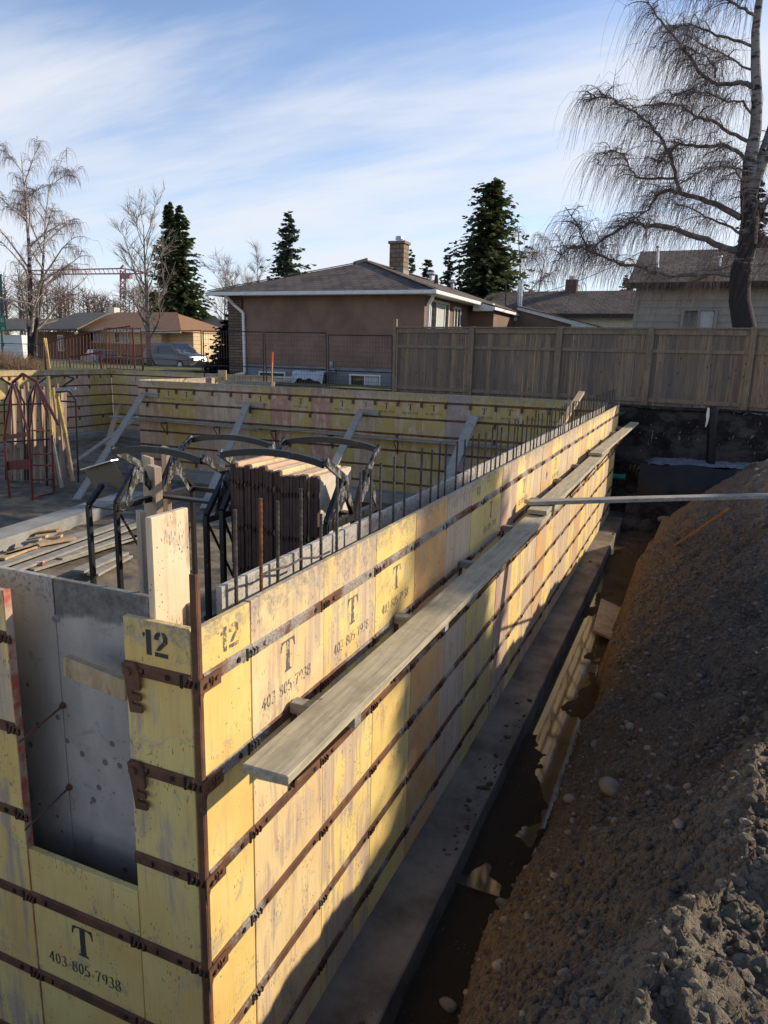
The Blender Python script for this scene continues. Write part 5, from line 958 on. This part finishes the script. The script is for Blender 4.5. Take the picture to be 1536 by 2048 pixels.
m.bar(PY(288, 692, 51), PY(376, 689, 51), .09, .1); m.bar(PY(376, 689, 51), PY(392, 702, 51), .09, .1); m.bar(PY(288, 712, 51), PY(380, 710, 51), .09, .1); m.build('porch_railing', LUM_ORG, T_)
m = MB(); c = Yb(146, 612); m.box(c.x - .4, c.x + .4, 57, 57.8, 3.5, c.z + .2); m.build('chimney', CREAM, T_)
D_ = empty('shaded_house', tuple(PY(110, 730, 48)), 0, 'brown shaded house front left of the tan bungalow', 'house'); a, b = PY(72, 663, 50), PY(154, 735, 50); m = MB(); m.box(a.x, b.x, 50, 58, -.4, a.z); m.build('wall', m_simple('brown_wall', (.20, .13, .09), (.16, .10, .07)), D_); e, f_ = PY(48, 662, 49), PY(156, 660, 49); poly('roof', [(e.x, 48.9, e.z), (f_.x, 48.9, f_.z), (f_.x - 1, 54, e.z + 1.9), (e.x + 2, 54, e.z + 1.9)], SHGREY, D_, (0, 0, .12)); p0, p1 = PY(117, 672, 50), PY(127, 700, 50); window(D_, p0.x, p1.x, 50, p1.z, p0.z, fr=.12, mull=(.5,), curtain=False)
Wt = empty('white_house', tuple(PY(20, 720, 44)), 0, 'white sided building at the far left behind the birch', 'house'); a, b = PY(-60, 668, 44), PY(47, 720, 44); m = MB(); m.box(a.x, b.x, 44, 44.6, -.4, a.z); m.build('wall', WSIDE, Wt); e, f_ = PY(-70, 664, 43.5), PY(52, 662, 43.5); poly('roof', [(e.x, 43.4, e.z), (f_.x, 43.4, f_.z), (f_.x, 47, e.z + 1.2), (e.x, 47, e.z + 1.2)], SHGREY, Wt, (0, 0, .15))
G_ = empty('grey_house', tuple(PY(390, 700, 64)), 0, 'mauve-grey house with grey roof behind the bare tree', 'house'); a, b = PY(352, 664, 64), PY(450, 720, 64); m = MB(); m.box(a.x, b.x, 64, 72, -.4, a.z); m.build('wall', GSIDE, G_); m = MB(); q0 = PY(403, 666, 63.9); m.box(q0.x, b.x, 63.8, 63.95, -.4, q0.z); m.build('pale_wall', CREAM, G_); e, f_, r_0, r_1 = PY(328, 662, 63.2), PY(460, 664, 63.2), PY(345, 637, 68), PY(430, 634, 68); poly('roof', [e, f_, r_1, r_0], SHGREY, G_, (0, 0, .15))

# ------------------------------------------------------------------ vehicles
def car(name, loc, rz, L, Wd, prof, glass, paint, label, cat, wheel_r=.33, dark=None):
    t = empty(name, loc, rz, label, cat); h = Wd / 2
    def xf(p): return (Matrix.Rotation(rz, 4, 'Z') @ Vector(p)) + Vector(loc)
    m = MB(); n = len(prof); 
    for sgn, k in ((-1, 1.0), (-.96, 1), (.96, 1), (1, 1.0)):
        for x, z in prof: ins = .13 * max(0, (z - .95)) / .6; m.v.append(tuple(xf((x * (1 if abs(sgn) < 1 else .985), sgn * (h - ins), z if abs(sgn) < 1 else .03 + z * .97))))
    for a in range(3):
        for i in range(n): j = (i + 1) % n; m.f.append((a * n + i, a * n + j, (a + 1) * n + j, (a + 1) * n + i))
    m.f += [tuple(range(n)), tuple(reversed(range(3 * n, 4 * n)))]; b = m.build('body', paint, t, bevel=.03, smooth=False)
    for sgn in (-1, 1):
        for gp in glass: m = MB(); m.v = [tuple(xf((x, sgn * (h - .13 * max(0, z - .95) / .6 + .004), z))) for x, z in gp]; m.f = [tuple(range(len(gp)))]; m.build('side_window', GLASS, t)
    for x in (-L * .31, L * .31):
        for sgn in (-1, 1): m = MB(); m.tube([xf((x, sgn * (h - .2), wheel_r)), xf((x, sgn * (h + .01), wheel_r))], wheel_r, 16); w_ = m.build('wheel', BLACKPL, t); m = MB(); m.tube([xf((x, sgn * (h + .01), wheel_r)), xf((x, sgn * (h + .02), wheel_r))], wheel_r * .6, 12); m.build('rim', GALV, w_)
    for sgn in (-1, 1): m = MB(); p_ = xf((-L / 2 + .02, sgn * (h - .25), .8)); m.bar(p_ - Vector((0, 0, .08)), p_ + Vector((0, 0, .1)), .25, .08, up=tuple(Matrix.Rotation(rz, 3, 'Z') @ Vector((1, 0, 0)))); m.build('tail_light', RED, t)
    rw = [g for g in dark or []]
    for gp in rw: m = MB(); m.v = [tuple(xf(q)) for q in gp]; m.f = [(0, 1, 2, 3)]; m.build('rear_window', GLASS, t)
    return t
PAINTD = NM('dark_car_paint').done((.035, .033, .035), .25, .3, .6); PAINTS = NM('silver_car_paint').done((.16, .165, .17), .3, .3, .5)
p0 = PY(203, 737, 40); car('parked_sedan', (p0.x, 40, p0.z - .05), R(152), 4.6, 1.8, [(-2.3, .35), (-2.3, .85), (-2.2, .98), (-1.55, 1.02), (-.9, 1.42), (.35, 1.44), (1.05, 1.0), (2.1, .85), (2.3, .6), (2.3, .3), (0, .22)], [[(-1.4, 1.03), (-.85, 1.35), (-.2, 1.38), (-.2, 1.02)], [(-.12, 1.02), (-.12, 1.38), (.3, 1.38), (.9, 1.02)]], PAINTD, 'grey sedan parked in front of the tan bungalow', 'car')
p0 = PY(352, 737, 40); car('parked_van', (p0.x, 40, p0.z - .05), R(-8), 4.6, 1.9, [(-2.25, .35), (-2.3, 1.0), (-2.1, 1.74), (-1.8, 1.82), (.5, 1.80), (1.35, 1.15), (2.2, .95), (2.3, .6), (2.28, .3), (0, .22)], [[(-1.95, 1.08), (-1.85, 1.66), (-.75, 1.68), (-.75, 1.08)], [(-.68, 1.08), (-.68, 1.68), (.4, 1.66), (1.0, 1.1)]], PAINTS, 'silver and black van parked by the bare tree', 'van', dark=[[(-2.31, -.75, 1.05), (-2.31, .75, 1.05), (-2.13, .7, 1.65), (-2.13, -.7, 1.65)]])
tr = empty('utility_trailer', tuple(PY(272, 737, 40)), 0, 'low dark trailer parked between the sedan and the van', 'trailer'); a, b = PY(252, 735, 40), PY(300, 718, 40); m = MB(); m.box(a.x, b.x, 39.3, 40.7, a.z + .25, b.z); m.build('bed', PAINTD, tr, bevel=.03); m = MB(); [m.tube([(a.x + .75, yy, a.z + .28), (a.x + .75, yy + .15, a.z + .28)], .28, 14) for yy in (39.2, 40.6)]; m.build('wheel', BLACKPL, tr)

# ------------------------------------------------------------------ street sign, crane, power line
sg = empty('street_sign', tuple(PY(8, 720, 24)), 0, 'green street name sign on a teal post at the left edge', 'sign'); m = MB(); m.tube([PY(7, 730, 24), PY(0, 548, 24)], .075, 10); m.build('pole', m_simple('teal_pole', (.10, .19, .19), (.07, .14, .14)), sg); m = MB(); a, b = PY(-40, 632, 23.88), PY(12, 663, 23.88); m.box(a.x, b.x, 23.86, 23.89, b.z, a.z); sb = m.build('sign_board', m_simple('sign_green', (.006, .16, .09), (.006, .14, .08), 3, .4), sg)
vs2, fs2 = font_mesh('CESS', .22); mx = max(q[0] for q in vs2); MB().add([(b.x - .06 + px - mx, 23.856, a.z - .20 + py) for px, py in vs2], fs2).build('sign_lettering', WHITE, sb, recalc=False); vs2, fs2 = font_mesh('DR', .15); mx = max(q[0] for q in vs2); MB().add([(b.x - .06 + px - mx, 23.856, b.z + .13 + py) for px, py in vs2], fs2).build('sign_lettering', WHITE, sb, recalc=False)
CR_ = empty('tower_crane', tuple(PY(247, 690, 220)), 0, 'red tower crane far off above the roofs at left', 'crane'); REDC = m_simple('crane_red', (.40, .17, .19), (.34, .15, .17)); m = MB(); Y = 220
def cb(p, q, w=.45): m.bar(PY(*p, Y), PY(*q, Y), w, w, up=(0, 1, 0))
for u in (241, 251): cb((u, 600), (u, 540))
for v in range(540, 600, 10): cb((241, v), (251, v + 10), .3); cb((251, v), (241, v + 10), .3)
m.build('mast', REDC, CR_); m = MB(); cb((60, 549), (288, 547)); cb((60, 541), (245, 537)); cb((245, 537), (288, 545))
for u in range(62, 240, 9): cb((u, 541 - (u - 60) * .02), (u + 5, 549), .2)
m.build('jib', REDC, CR_); m = MB(); cb((245, 553), (262, 553), 1.6); cb((241, 537), (247, 530), .5); m.build('cab', REDC, CR_)
pl = MB(); a, b = PY(1046, 592, 35), PY(1290, 500, 27); pts = [a.lerp(b, t) - Vector((0, 0, .5 * 4 * t * (1 - t) * .5)) for t in np.linspace(0, 1, 14)]; pl.tube(pts, .012, 4); tag(pl.build('power_line', BLACKPL, None, origin=tuple(a)), 'thin black overhead wire sagging from the metal flue to the right', 'cable')

# ------------------------------------------------------------------ trees
def curve_pts(a, d, L, n, rng, up=0.0, wob=.12):
    pts = [Vector(a)]; d = Vector(d).normalized()
    for k in range(n):
        d = (d + Vector((rng.uniform(-wob, wob), rng.uniform(-wob, wob), rng.uniform(-wob, wob) + up))).normalized(); pts.append(pts[-1] + d * (L / n))
    return pts
def strand(tw, p, d, L, rng, r, slant=(0, 0), n=4):
    """a hanging twig"""
    pts = [Vector(p)]; d = Vector(d).normalized()
    for k in range(n):
        d = (d * .55 + Vector((slant[0] + rng.uniform(-.08, .08), slant[1] + rng.uniform(-.08, .08), -.75))).normalized() if k else (d * .8 + Vector((0, 0, -.25))).normalized()
        pts.append(pts[-1] + d * (L / n))
    tw.tube(pts, [r, r * .9, r * .8, r * .65, r * .45][:n + 1], 3, cap=False)
def bare_tree(name, label, base, Ht, spread, seed, limb, twig, tr=.16, nl=22, droop=.3, ns=7, nt=8, tr_r=.009, z0=.18, group=None, fork=1, twl=.9, trunkm=None, cat='tree'):
    rng = random.Random(seed); base = Vector(base); root = empty(name, tuple(base), 0, label, cat, group); tk = MB(); lm = MB(); tw = MB()
    trunks = []
    for f in range(fork):
        d = Vector((rng.uniform(-.12, .12) + (.25 * (f - (fork - 1) / 2)), rng.uniform(-.15, .15), 1)); pts = curve_pts(base - Vector((0, 0, .3)), d, Ht * (.97 - .1 * f), 9, rng, .05, .06); r0 = tr * (1 if f == 0 else .75); tk.tube(pts, [r0 * (1 - .93 * (i / 9) ** .8) for i in range(10)], 8); trunks.append(pts)
    for i in range(nl):
        pts = trunks[i % fork]; t = z0 + (.95 - z0) * (i + rng.random() * .8) / nl; k = t * 9; ii = min(int(k), 8); p = pts[ii].lerp(pts[ii + 1], k - ii); a = i * 2.4 + rng.uniform(-.5, .5); el = rng.uniform(.45, .95) + .35 * t; d = Vector((math.cos(a) * math.cos(el), math.sin(a) * math.cos(el), math.sin(el)))
        L = spread * (1.05 - .75 * t ** 1.6) * rng.uniform(.75, 1.15) / max(.45, math.cos(el) + .25); lp = curve_pts(p, d, L, 6, rng, .02 - droop * .13, .14); r0 = tr * .38 * (1.1 - t) + .012; lm.tube(lp, [r0 * (1 - .8 * j / 6) for j in range(7)], 5, cap=False)
        for s_ in range(ns):
            k = rng.uniform(1.5, 6); ii = min(int(k), 5); q = lp[ii].lerp(lp[ii + 1], k - ii); dd = (lp[ii + 1] - lp[ii]).normalized(); sd = (dd + Vector((rng.uniform(-1, 1), rng.uniform(-1, 1), rng.uniform(-.3, .8)))).normalized(); sl = L * rng.uniform(.18, .42); sp = curve_pts(q, sd, sl, 4, rng, -droop * .2, .2); lm.tube(sp, [r0 * .3, r0 * .25, r0 * .2, r0 * .15, tr_r], 4, cap=False)
            for t_ in range(nt):
                k = rng.uniform(.6, 4); ii = min(int(k), 3); q = sp[ii].lerp(sp[ii + 1], k - ii)
                if droop > .5: strand(tw, q, (rng.uniform(-1, 1), rng.uniform(-1, 1), .3), twl * rng.uniform(.5, 1.3), rng, tr_r)
                else: d3 = (sp[ii + 1] - sp[ii]).normalized() + Vector((rng.uniform(-1, 1), rng.uniform(-1, 1), rng.uniform(-.5, 1))) * .8; tw.tube(curve_pts(q, d3, twl * rng.uniform(.35, .9), 3, rng, 0, .25), [tr_r, tr_r * .8, tr_r * .6, tr_r * .4], 3, cap=False)
    tk.build('trunk', trunkm or limb, root, smooth=True, recalc=False); lm.build('limbs', limb, root, smooth=True, recalc=False); tw.build('twigs', twig, root, recalc=False); return root
def spruce(name, label, base, Ht, Rr, seed, mat, lev=34, per=10, spray=11, size=.42, group=None, col=0.0, tops=1, cat='tree', start=.05):
    rng = random.Random(seed); base = Vector(base); root = empty(name, tuple(base), 0, label, cat, group); tk = MB(); cr = MB()
    for tp in range(tops):
        off = Vector(((tp - (tops - 1) / 2) * Rr * .36, 0, 0)); hh = Ht * (1 - .03 * tp); tk.tube([base + off * .3 - Vector((0, 0, .3)), base + off + Vector((0, 0, hh * .97))], [Ht * .018 + .05, .02], 7)
        for l in range(lev):
            t = start + (1 - start) * (l + rng.random() * .5) / lev; z = hh * t; rad = Rr * ((1 - t) ** (.8 - .25 * col)) * min(1, .72 + t * 1.6) + .12
            for b in range(max(5, int(1.5 * per * (1.15 - t * .7)))):
                a = rng.random() * 6.283; L = rad * (rng.uniform(.5, 1.0) if rng.random() < .75 else rng.uniform(.9, 1.28)); up = .25 + .5 * t - .1; p0 = base + off + Vector((0, 0, z + rng.uniform(-.6, .6) * hh / lev * 1.3)); c, s_ = math.cos(a), math.sin(a)
                for k in range(int(spray * 1.6)):
                    f = (k + rng.random()) / (spray * 1.6); r_ = L * (.05 + .95 * f); dz = up * r_ * .35 - .30 * r_ * f + (.18 * r_ if f > .8 else 0); q = p0 + Vector((c * r_, s_ * r_, dz)); w = size * .95 * (1.15 - .5 * f) * rng.uniform(.6, 1.2) * (1.1 - .5 * t)
                    a2 = a + rng.uniform(-1.0, 1.0); e = Vector((math.cos(a2), math.sin(a2), rng.uniform(-.55, .25))) * w; sd = Vector((-math.sin(a2), math.cos(a2), rng.uniform(-.9, .9))) * w * .36
                    b0 = len(cr.v); cr.v += [tuple(q - sd), tuple(q + sd), tuple(q + e + sd * .2), tuple(q + e * .6 - sd * 1.1)]; cr.f.append((b0, b0 + 1, b0 + 2, b0 + 3))
    tk.build('trunk', GREYB, root, recalc=False); cr.build('crown', mat, root, recalc=False); return root
def tree_at(u, vb, vt, Y): b = PY(u, vb, Y); t = PY(u, vt, Y); return Vector((b.x, Y, -.3)), t.z + .3
# weeping birch at right, traced limb by limb but spread in depth
W_ = empty('weeping_birch', (2.5, 20.5, -.3), 0, 'big bare weeping birch behind the wood fence at right', 'tree'); rng = random.Random(21); tk = MB(); lm = MB(); tw = MB()
def crop(p): return 1080 + p[0] * .332, p[1] * .332
tp = [PY(u, v, 20.5) for u, v in ((1484, 690), (1484, 655), (1480, 600), (1486, 545), (1492, 490), (1496, 440), (1500, 385), (1503, 320), (1507, 260), (1512, 200), (1516, 130), (1512, 60), (1516, -20), (1522, -120), (1535, -240))]
tp = [p_ + Vector((.06 * math.sin(i * 1.7), .05 * math.cos(i * 2.3), 0)) for i, p_ in enumerate(tp)]
tk.tube([Vector((tp[0].x, 20.5, -.4))] + tp, [.30, .29, .295, .27, .265, .235, .22, .195, .165, .145, .13, .115, .10, .085, .06, .035], 14)
t2 = [PY(u, v, 20.5 + k) for u, v, k in ((1497, 395, 0), (1512, 350, .1), (1530, 305, .3), (1548, 250, .5), (1562, 180, .8), (1580, 90, 1), (1600, -20, 1.2))]; tk.tube(t2, [.19, .18, .165, .15, .13, .1, .06], 9)
limbs = [([(1190, 1510), (1080, 1480), (960, 1435), (850, 1395), (690, 1352), (640, 1365), (560, 1330), (470, 1380), (380, 1440), (310, 1500)], .12, -.8), ([(1180, 1650), (1000, 1640), (820, 1660), (700, 1648), (600, 1612), (480, 1590), (380, 1540), (250, 1492), (160, 1500), (110, 1570)], .075, -1.6), ([(380, 1540), (300, 1520), (260, 1440), (220, 1340), (150, 1240)], .03, -1.6),
 ([(1215, 1310), (1080, 1240), (970, 1200), (850, 1160), (760, 1150), (700, 1180), (650, 1260), (560, 1330)], .11, .7), ([(845, 1150), (815, 1065), (790, 960), (750, 850), (690, 780), (600, 700), (500, 630), (430, 590), (360, 577), (290, 615)], .065, .7), ([(810, 1068), (680, 1072), (580, 1065), (540, 1000), (500, 930), (420, 912), (340, 985)], .04, 1.1),
 ([(1255, 975), (1180, 910), (1110, 872), (950, 880), (850, 870), (780, 910), (700, 1000)], .07, -.6), ([(1255, 850), (1150, 800), (1030, 720), (930, 700), (850, 640), (760, 622), (680, 630), (560, 650)], .06, 1.4), ([(1290, 530), (1240, 505), (1180, 505), (1060, 505), (1000, 475), (940, 400), (850, 270), (760, 150), (690, 60), (640, 5)], .085, -.5), ([(1060, 470), (1050, 400), (980, 320), (900, 300)], .03, -.5),
 ([(1310, 290), (1160, 240), (1060, 215), (960, 170), (850, 150), (790, 200)], .045, .9), ([(1300, 110), (1230, 50), (1150, 10), (1000, -60), (900, -60)], .05, -.9), ([(1300, 420), (1220, 400), (1120, 330), (1000, 290), (880, 210)], .035, 1.6), ([(1275, 690), (1230, 600), (1130, 610), (1020, 560), (900, 570), (800, 590)], .035, -1.5), ([(1245, 1300), (1240, 1190), (1200, 1075), (1158, 985)], .04, 0),
 ([(1330, 1250), (1400, 1180), (1480, 1150), (1560, 1200)], .07, .5), ([(1320, 1480), (1380, 1440), (1460, 1400), (1560, 1430)], .08, -.7), ([(1330, 1600), (1400, 1580), (1500, 1640)], .05, .6), ([(1340, 900), (1400, 850), (1480, 840), (1560, 900)], .06, .9), ([(1240, 1560), (1160, 1600), (1050, 1640), (940, 1700)], .03, 2.2), ([(1230, 1420), (1120, 1360), (1000, 1300), (900, 1260), (820, 1230)], .045, 2.4), ([(1290, 1050), (1200, 1010), (1080, 1000), (960, 1040), (880, 1100)], .04, -2.2)]
for pts, r0, dep in limbs:
    n = len(pts); P_ = []
    for i, p in enumerate(pts): u, v = crop(p); P_.append(PY(u, v, 20.5 + dep * i / (n - 1)) + Vector((rng.uniform(-.03, .03), 0, rng.uniform(-.03, .03))))
    # smooth a little
    Q = [P_[0]]
    for i in range(n - 1): Q += [P_[i].lerp(P_[i + 1], .33) + Vector((rng.uniform(-.03, .03), rng.uniform(-.06, .06), rng.uniform(-.03, .03))), P_[i].lerp(P_[i + 1], .67) + Vector((rng.uniform(-.03, .03), rng.uniform(-.06, .06), rng.uniform(-.02, .03))), P_[i + 1]]
    m_ = len(Q); lm.tube(Q, [r0 * .72 * (1 - .85 * i / (m_ - 1)) + .006 for i in range(m_)], 7, cap=False)
    for i in range(2, m_ - 1):
        f = i / m_; cnt = rng.choice((1, 2, 2, 3)) if f > .25 else rng.choice((0, 1))
        for c in range(cnt):
            q = Q[i].lerp(Q[i + 1], rng.random()); sl = rng.uniform(.3, 1.0) * (1.1 - .4 * f); sd = Vector((rng.uniform(-.8, .45), rng.uniform(-1, 1), rng.uniform(.2, .9))); sp = curve_pts(q, sd, sl, 5, rng, -.24, .16); lm.tube(sp, [.016, .014, .012, .01, .008, .006], 4, cap=False)
            for t_ in range(rng.randint(5, 15)):
                k = rng.uniform(.3, 5); ii = min(int(k), 4); a_ = sp[ii].lerp(sp[ii + 1], k - ii); strand(tw, a_, (rng.uniform(-1, .6), rng.uniform(-1, 1), .2), rng.uniform(.35, 1.0) ** 1.0 * rng.choice((.9, 1.4, 2.4)), rng, rng.choice((.0035, .004, .005)), (rng.uniform(-.2, .03), rng.uniform(-.1, .1)), 4)
        for c in range(6): strand(tw, Q[i].lerp(Q[i + 1], rng.random()), (rng.uniform(-1, .5), rng.uniform(-1, 1), 0), rng.uniform(.4, 1.7), rng, .0042, (-.10, 0), 4)
tk.build('trunk', BIRCHD, W_, smooth=True, recalc=False); lm.build('limbs', LIMB, W_, smooth=True, recalc=False); tw.build('twigs', TWIG, W_, recalc=False)
# left birch and bare tree
b, h = tree_at(62, 735, 262, 24.5); bare_tree('silver_birch', 'tall bare birch with white trunk at the left edge', b, h, 3.0, 5, LIMBW, TWIGR, tr=.20, nl=30, droop=.75, ns=9, nt=11, tr_r=.0062, z0=.16, fork=2, twl=.75, trunkm=BIRCH)
b, h = tree_at(300, 735, 425, 36); bare_tree('bare_maple', 'grey bare spreading tree before the tan bungalow', b, h, 3.9, 9, GREYB, TWIGG, tr=.22, nl=18, droop=.0, ns=8, nt=8, tr_r=.011, z0=.22, fork=1, twl=1.0)
b, h = tree_at(1055, 620, 430, 62); bare_tree('distant_birch', 'pale bare birch at the right of the biggest spruce', b, h, 3.4, 12, GREYB, TWIGR, tr=.2, nl=20, droop=.8, ns=7, nt=7, tr_r=.012, twl=1.6, fork=2)
b, h = tree_at(1145, 640, 548, 70); bare_tree('distant_birch', 'small bare birch behind the brick chimney', b, h, 2.4, 13, GREYB, TWIGR, tr=.15, nl=14, droop=.8, ns=6, nt=6, tr_r=.014, twl=1.3)
for i, (u, vt, Y, lb) in enumerate(((455, 528, 70, 'bare grey tree just left of the brown roof'), (500, 545, 74, 'low bare tree above the left end of the brown roof'), (525, 488, 80, 'slender bare tree left of the middle spruce'))): b, h = tree_at(u, 680, vt, Y); bare_tree('bare_tree', lb, b, h, 4.2 if i < 2 else 2.0, 30 + i, GREYB, TWIGG, tr=.2, nl=16, droop=.15, ns=7, nt=7, tr_r=.015, twl=1.6, group='bare trees behind the brown house')
# spruces
b, h = tree_at(358, 700, 404, 66); spruce('spruce', 'tall double-topped spruce at left behind the bare tree', b, h, 4.3, 41, NEED, lev=44, per=11, spray=10, size=.75, tops=2, group='spruces')
b, h = tree_at(578, 690, 425, 46); spruce('spruce', 'blue-green spruce rising over the left of the brown roof', b, h, 3.5, 42, NEEDB, lev=36, per=9, spray=11, size=.5, group='spruces')
b, h = tree_at(968, 690, 362, 52); spruce('spruce', 'biggest dark spruce behind the vents of the brown roof', b, h, 4.0, 43, NEED, lev=48, per=14, spray=12, size=.62, col=1.3, group='spruces')
b, h = tree_at(890, 690, 510, 50); spruce('spruce', 'narrow dark spruce at the left foot of the biggest one', b, h, 1.15, 44, NEED, lev=30, per=8, spray=8, size=.4, col=1.0, group='spruces')
b, h = tree_at(818, 690, 503, 80); spruce('spruce', 'thin far spruce just right of the chimney', b, h, 1.7, 45, NEEDB, lev=26, per=8, spray=8, size=.6, group='spruces')
b, h = tree_at(850, 690, 512, 76); spruce('spruce', 'small yellow-green spruce between chimney and biggest spruce', b, h, 3.0, 46, m_needle('olive_needles', (.06, .07, .03), (.09, .095, .045)), lev=26, per=9, spray=9, size=.6, group='spruces')
b, h = tree_at(1243, 690, 553, 85); spruce('spruce', 'far spruce tip over the dark roof near the siding house', b, h, 3.2, 47, NEEDB, lev=26, per=9, spray=9, size=.7, group='spruces')
b, h = tree_at(1478, 690, 368, 44); spruce('spruce', 'dark spruce behind the trunk of the right birch', b, h, 2.3, 48, NEEDD, lev=40, per=9, spray=10, size=.5, group='spruces')
b = Vector((-17.6, 25.2, -.3)); spruce('juniper', 'dark conical evergreen beside the stone wall of the brown house', b, 2.75, 1.15, 49, NEEDD, lev=26, per=14, spray=9, size=.28, col=.8, cat='shrub', start=.0)
# the shade tree standing out of view to the right
spruce('shade_spruce', 'slim spruce beyond the right edge whose shadow crosses the long wall', (11.4, 13.4, -.3), 10.2, 1.5, 50, NEED, lev=40, per=13, spray=12, size=.42)
# far wood and hedge at left
mb = MB(); rng = random.Random(60)
for i in range(120):
    u = rng.uniform(-60, 345); Y = rng.uniform(75, 120); vt = 585 - 32 * math.exp(-((u - 60) / 70) ** 2) - 14 * math.sin(u * .05) + rng.uniform(-8, 20); p_ = PY(u, 690, Y); t = PY(u, vt, Y); mb.tube([Vector((p_.x, Y, -.3)), Vector((p_.x, Y, t.z))], [.14, .03], 4, cap=False)
    for k in range(46): z = (t.z) * rng.uniform(.15, .95); a = rng.random() * 6.28; d = Vector((math.cos(a), math.sin(a), rng.uniform(.2, 1.4))); mb.tube(curve_pts((p_.x, Y, z), d, rng.uniform(1.2, 3.2), 3, rng, .02, .25), [.045, .035, .028, .015], 3, cap=False)
tag(mb.build('distant_wood', m_simple('brown_wood_twigs', (.125, .085, .070), (.085, .062, .055), .3, .9), None, recalc=False), None, None, None, 'stuff')
hb = empty('bare_hedge', tuple(PY(20, 735, 23)), 0, 'tangled bare brown hedge at the lower left beyond the pit', 'hedge'); mb = MB(); rng = random.Random(61)
for i in range(1500): u = rng.uniform(-50, 82); Y = rng.uniform(20.5, 24.0); p_ = PY(u, 735, Y); d = Vector((rng.uniform(-.7, .7), rng.uniform(-.7, .7), 1)); mb.tube(curve_pts((p_.x, Y, -.15), d, rng.uniform(.3, 1.05) * (1 - max(0, u - 30) / 110), 4, rng, 0, .35), [.009, .008, .007, .006, .004], 3, cap=False)
mb.build('twigs', m_simple('tan_brown_twigs', (.20, .135, .09), (.13, .085, .06), 2, .9), hb, recalc=False)
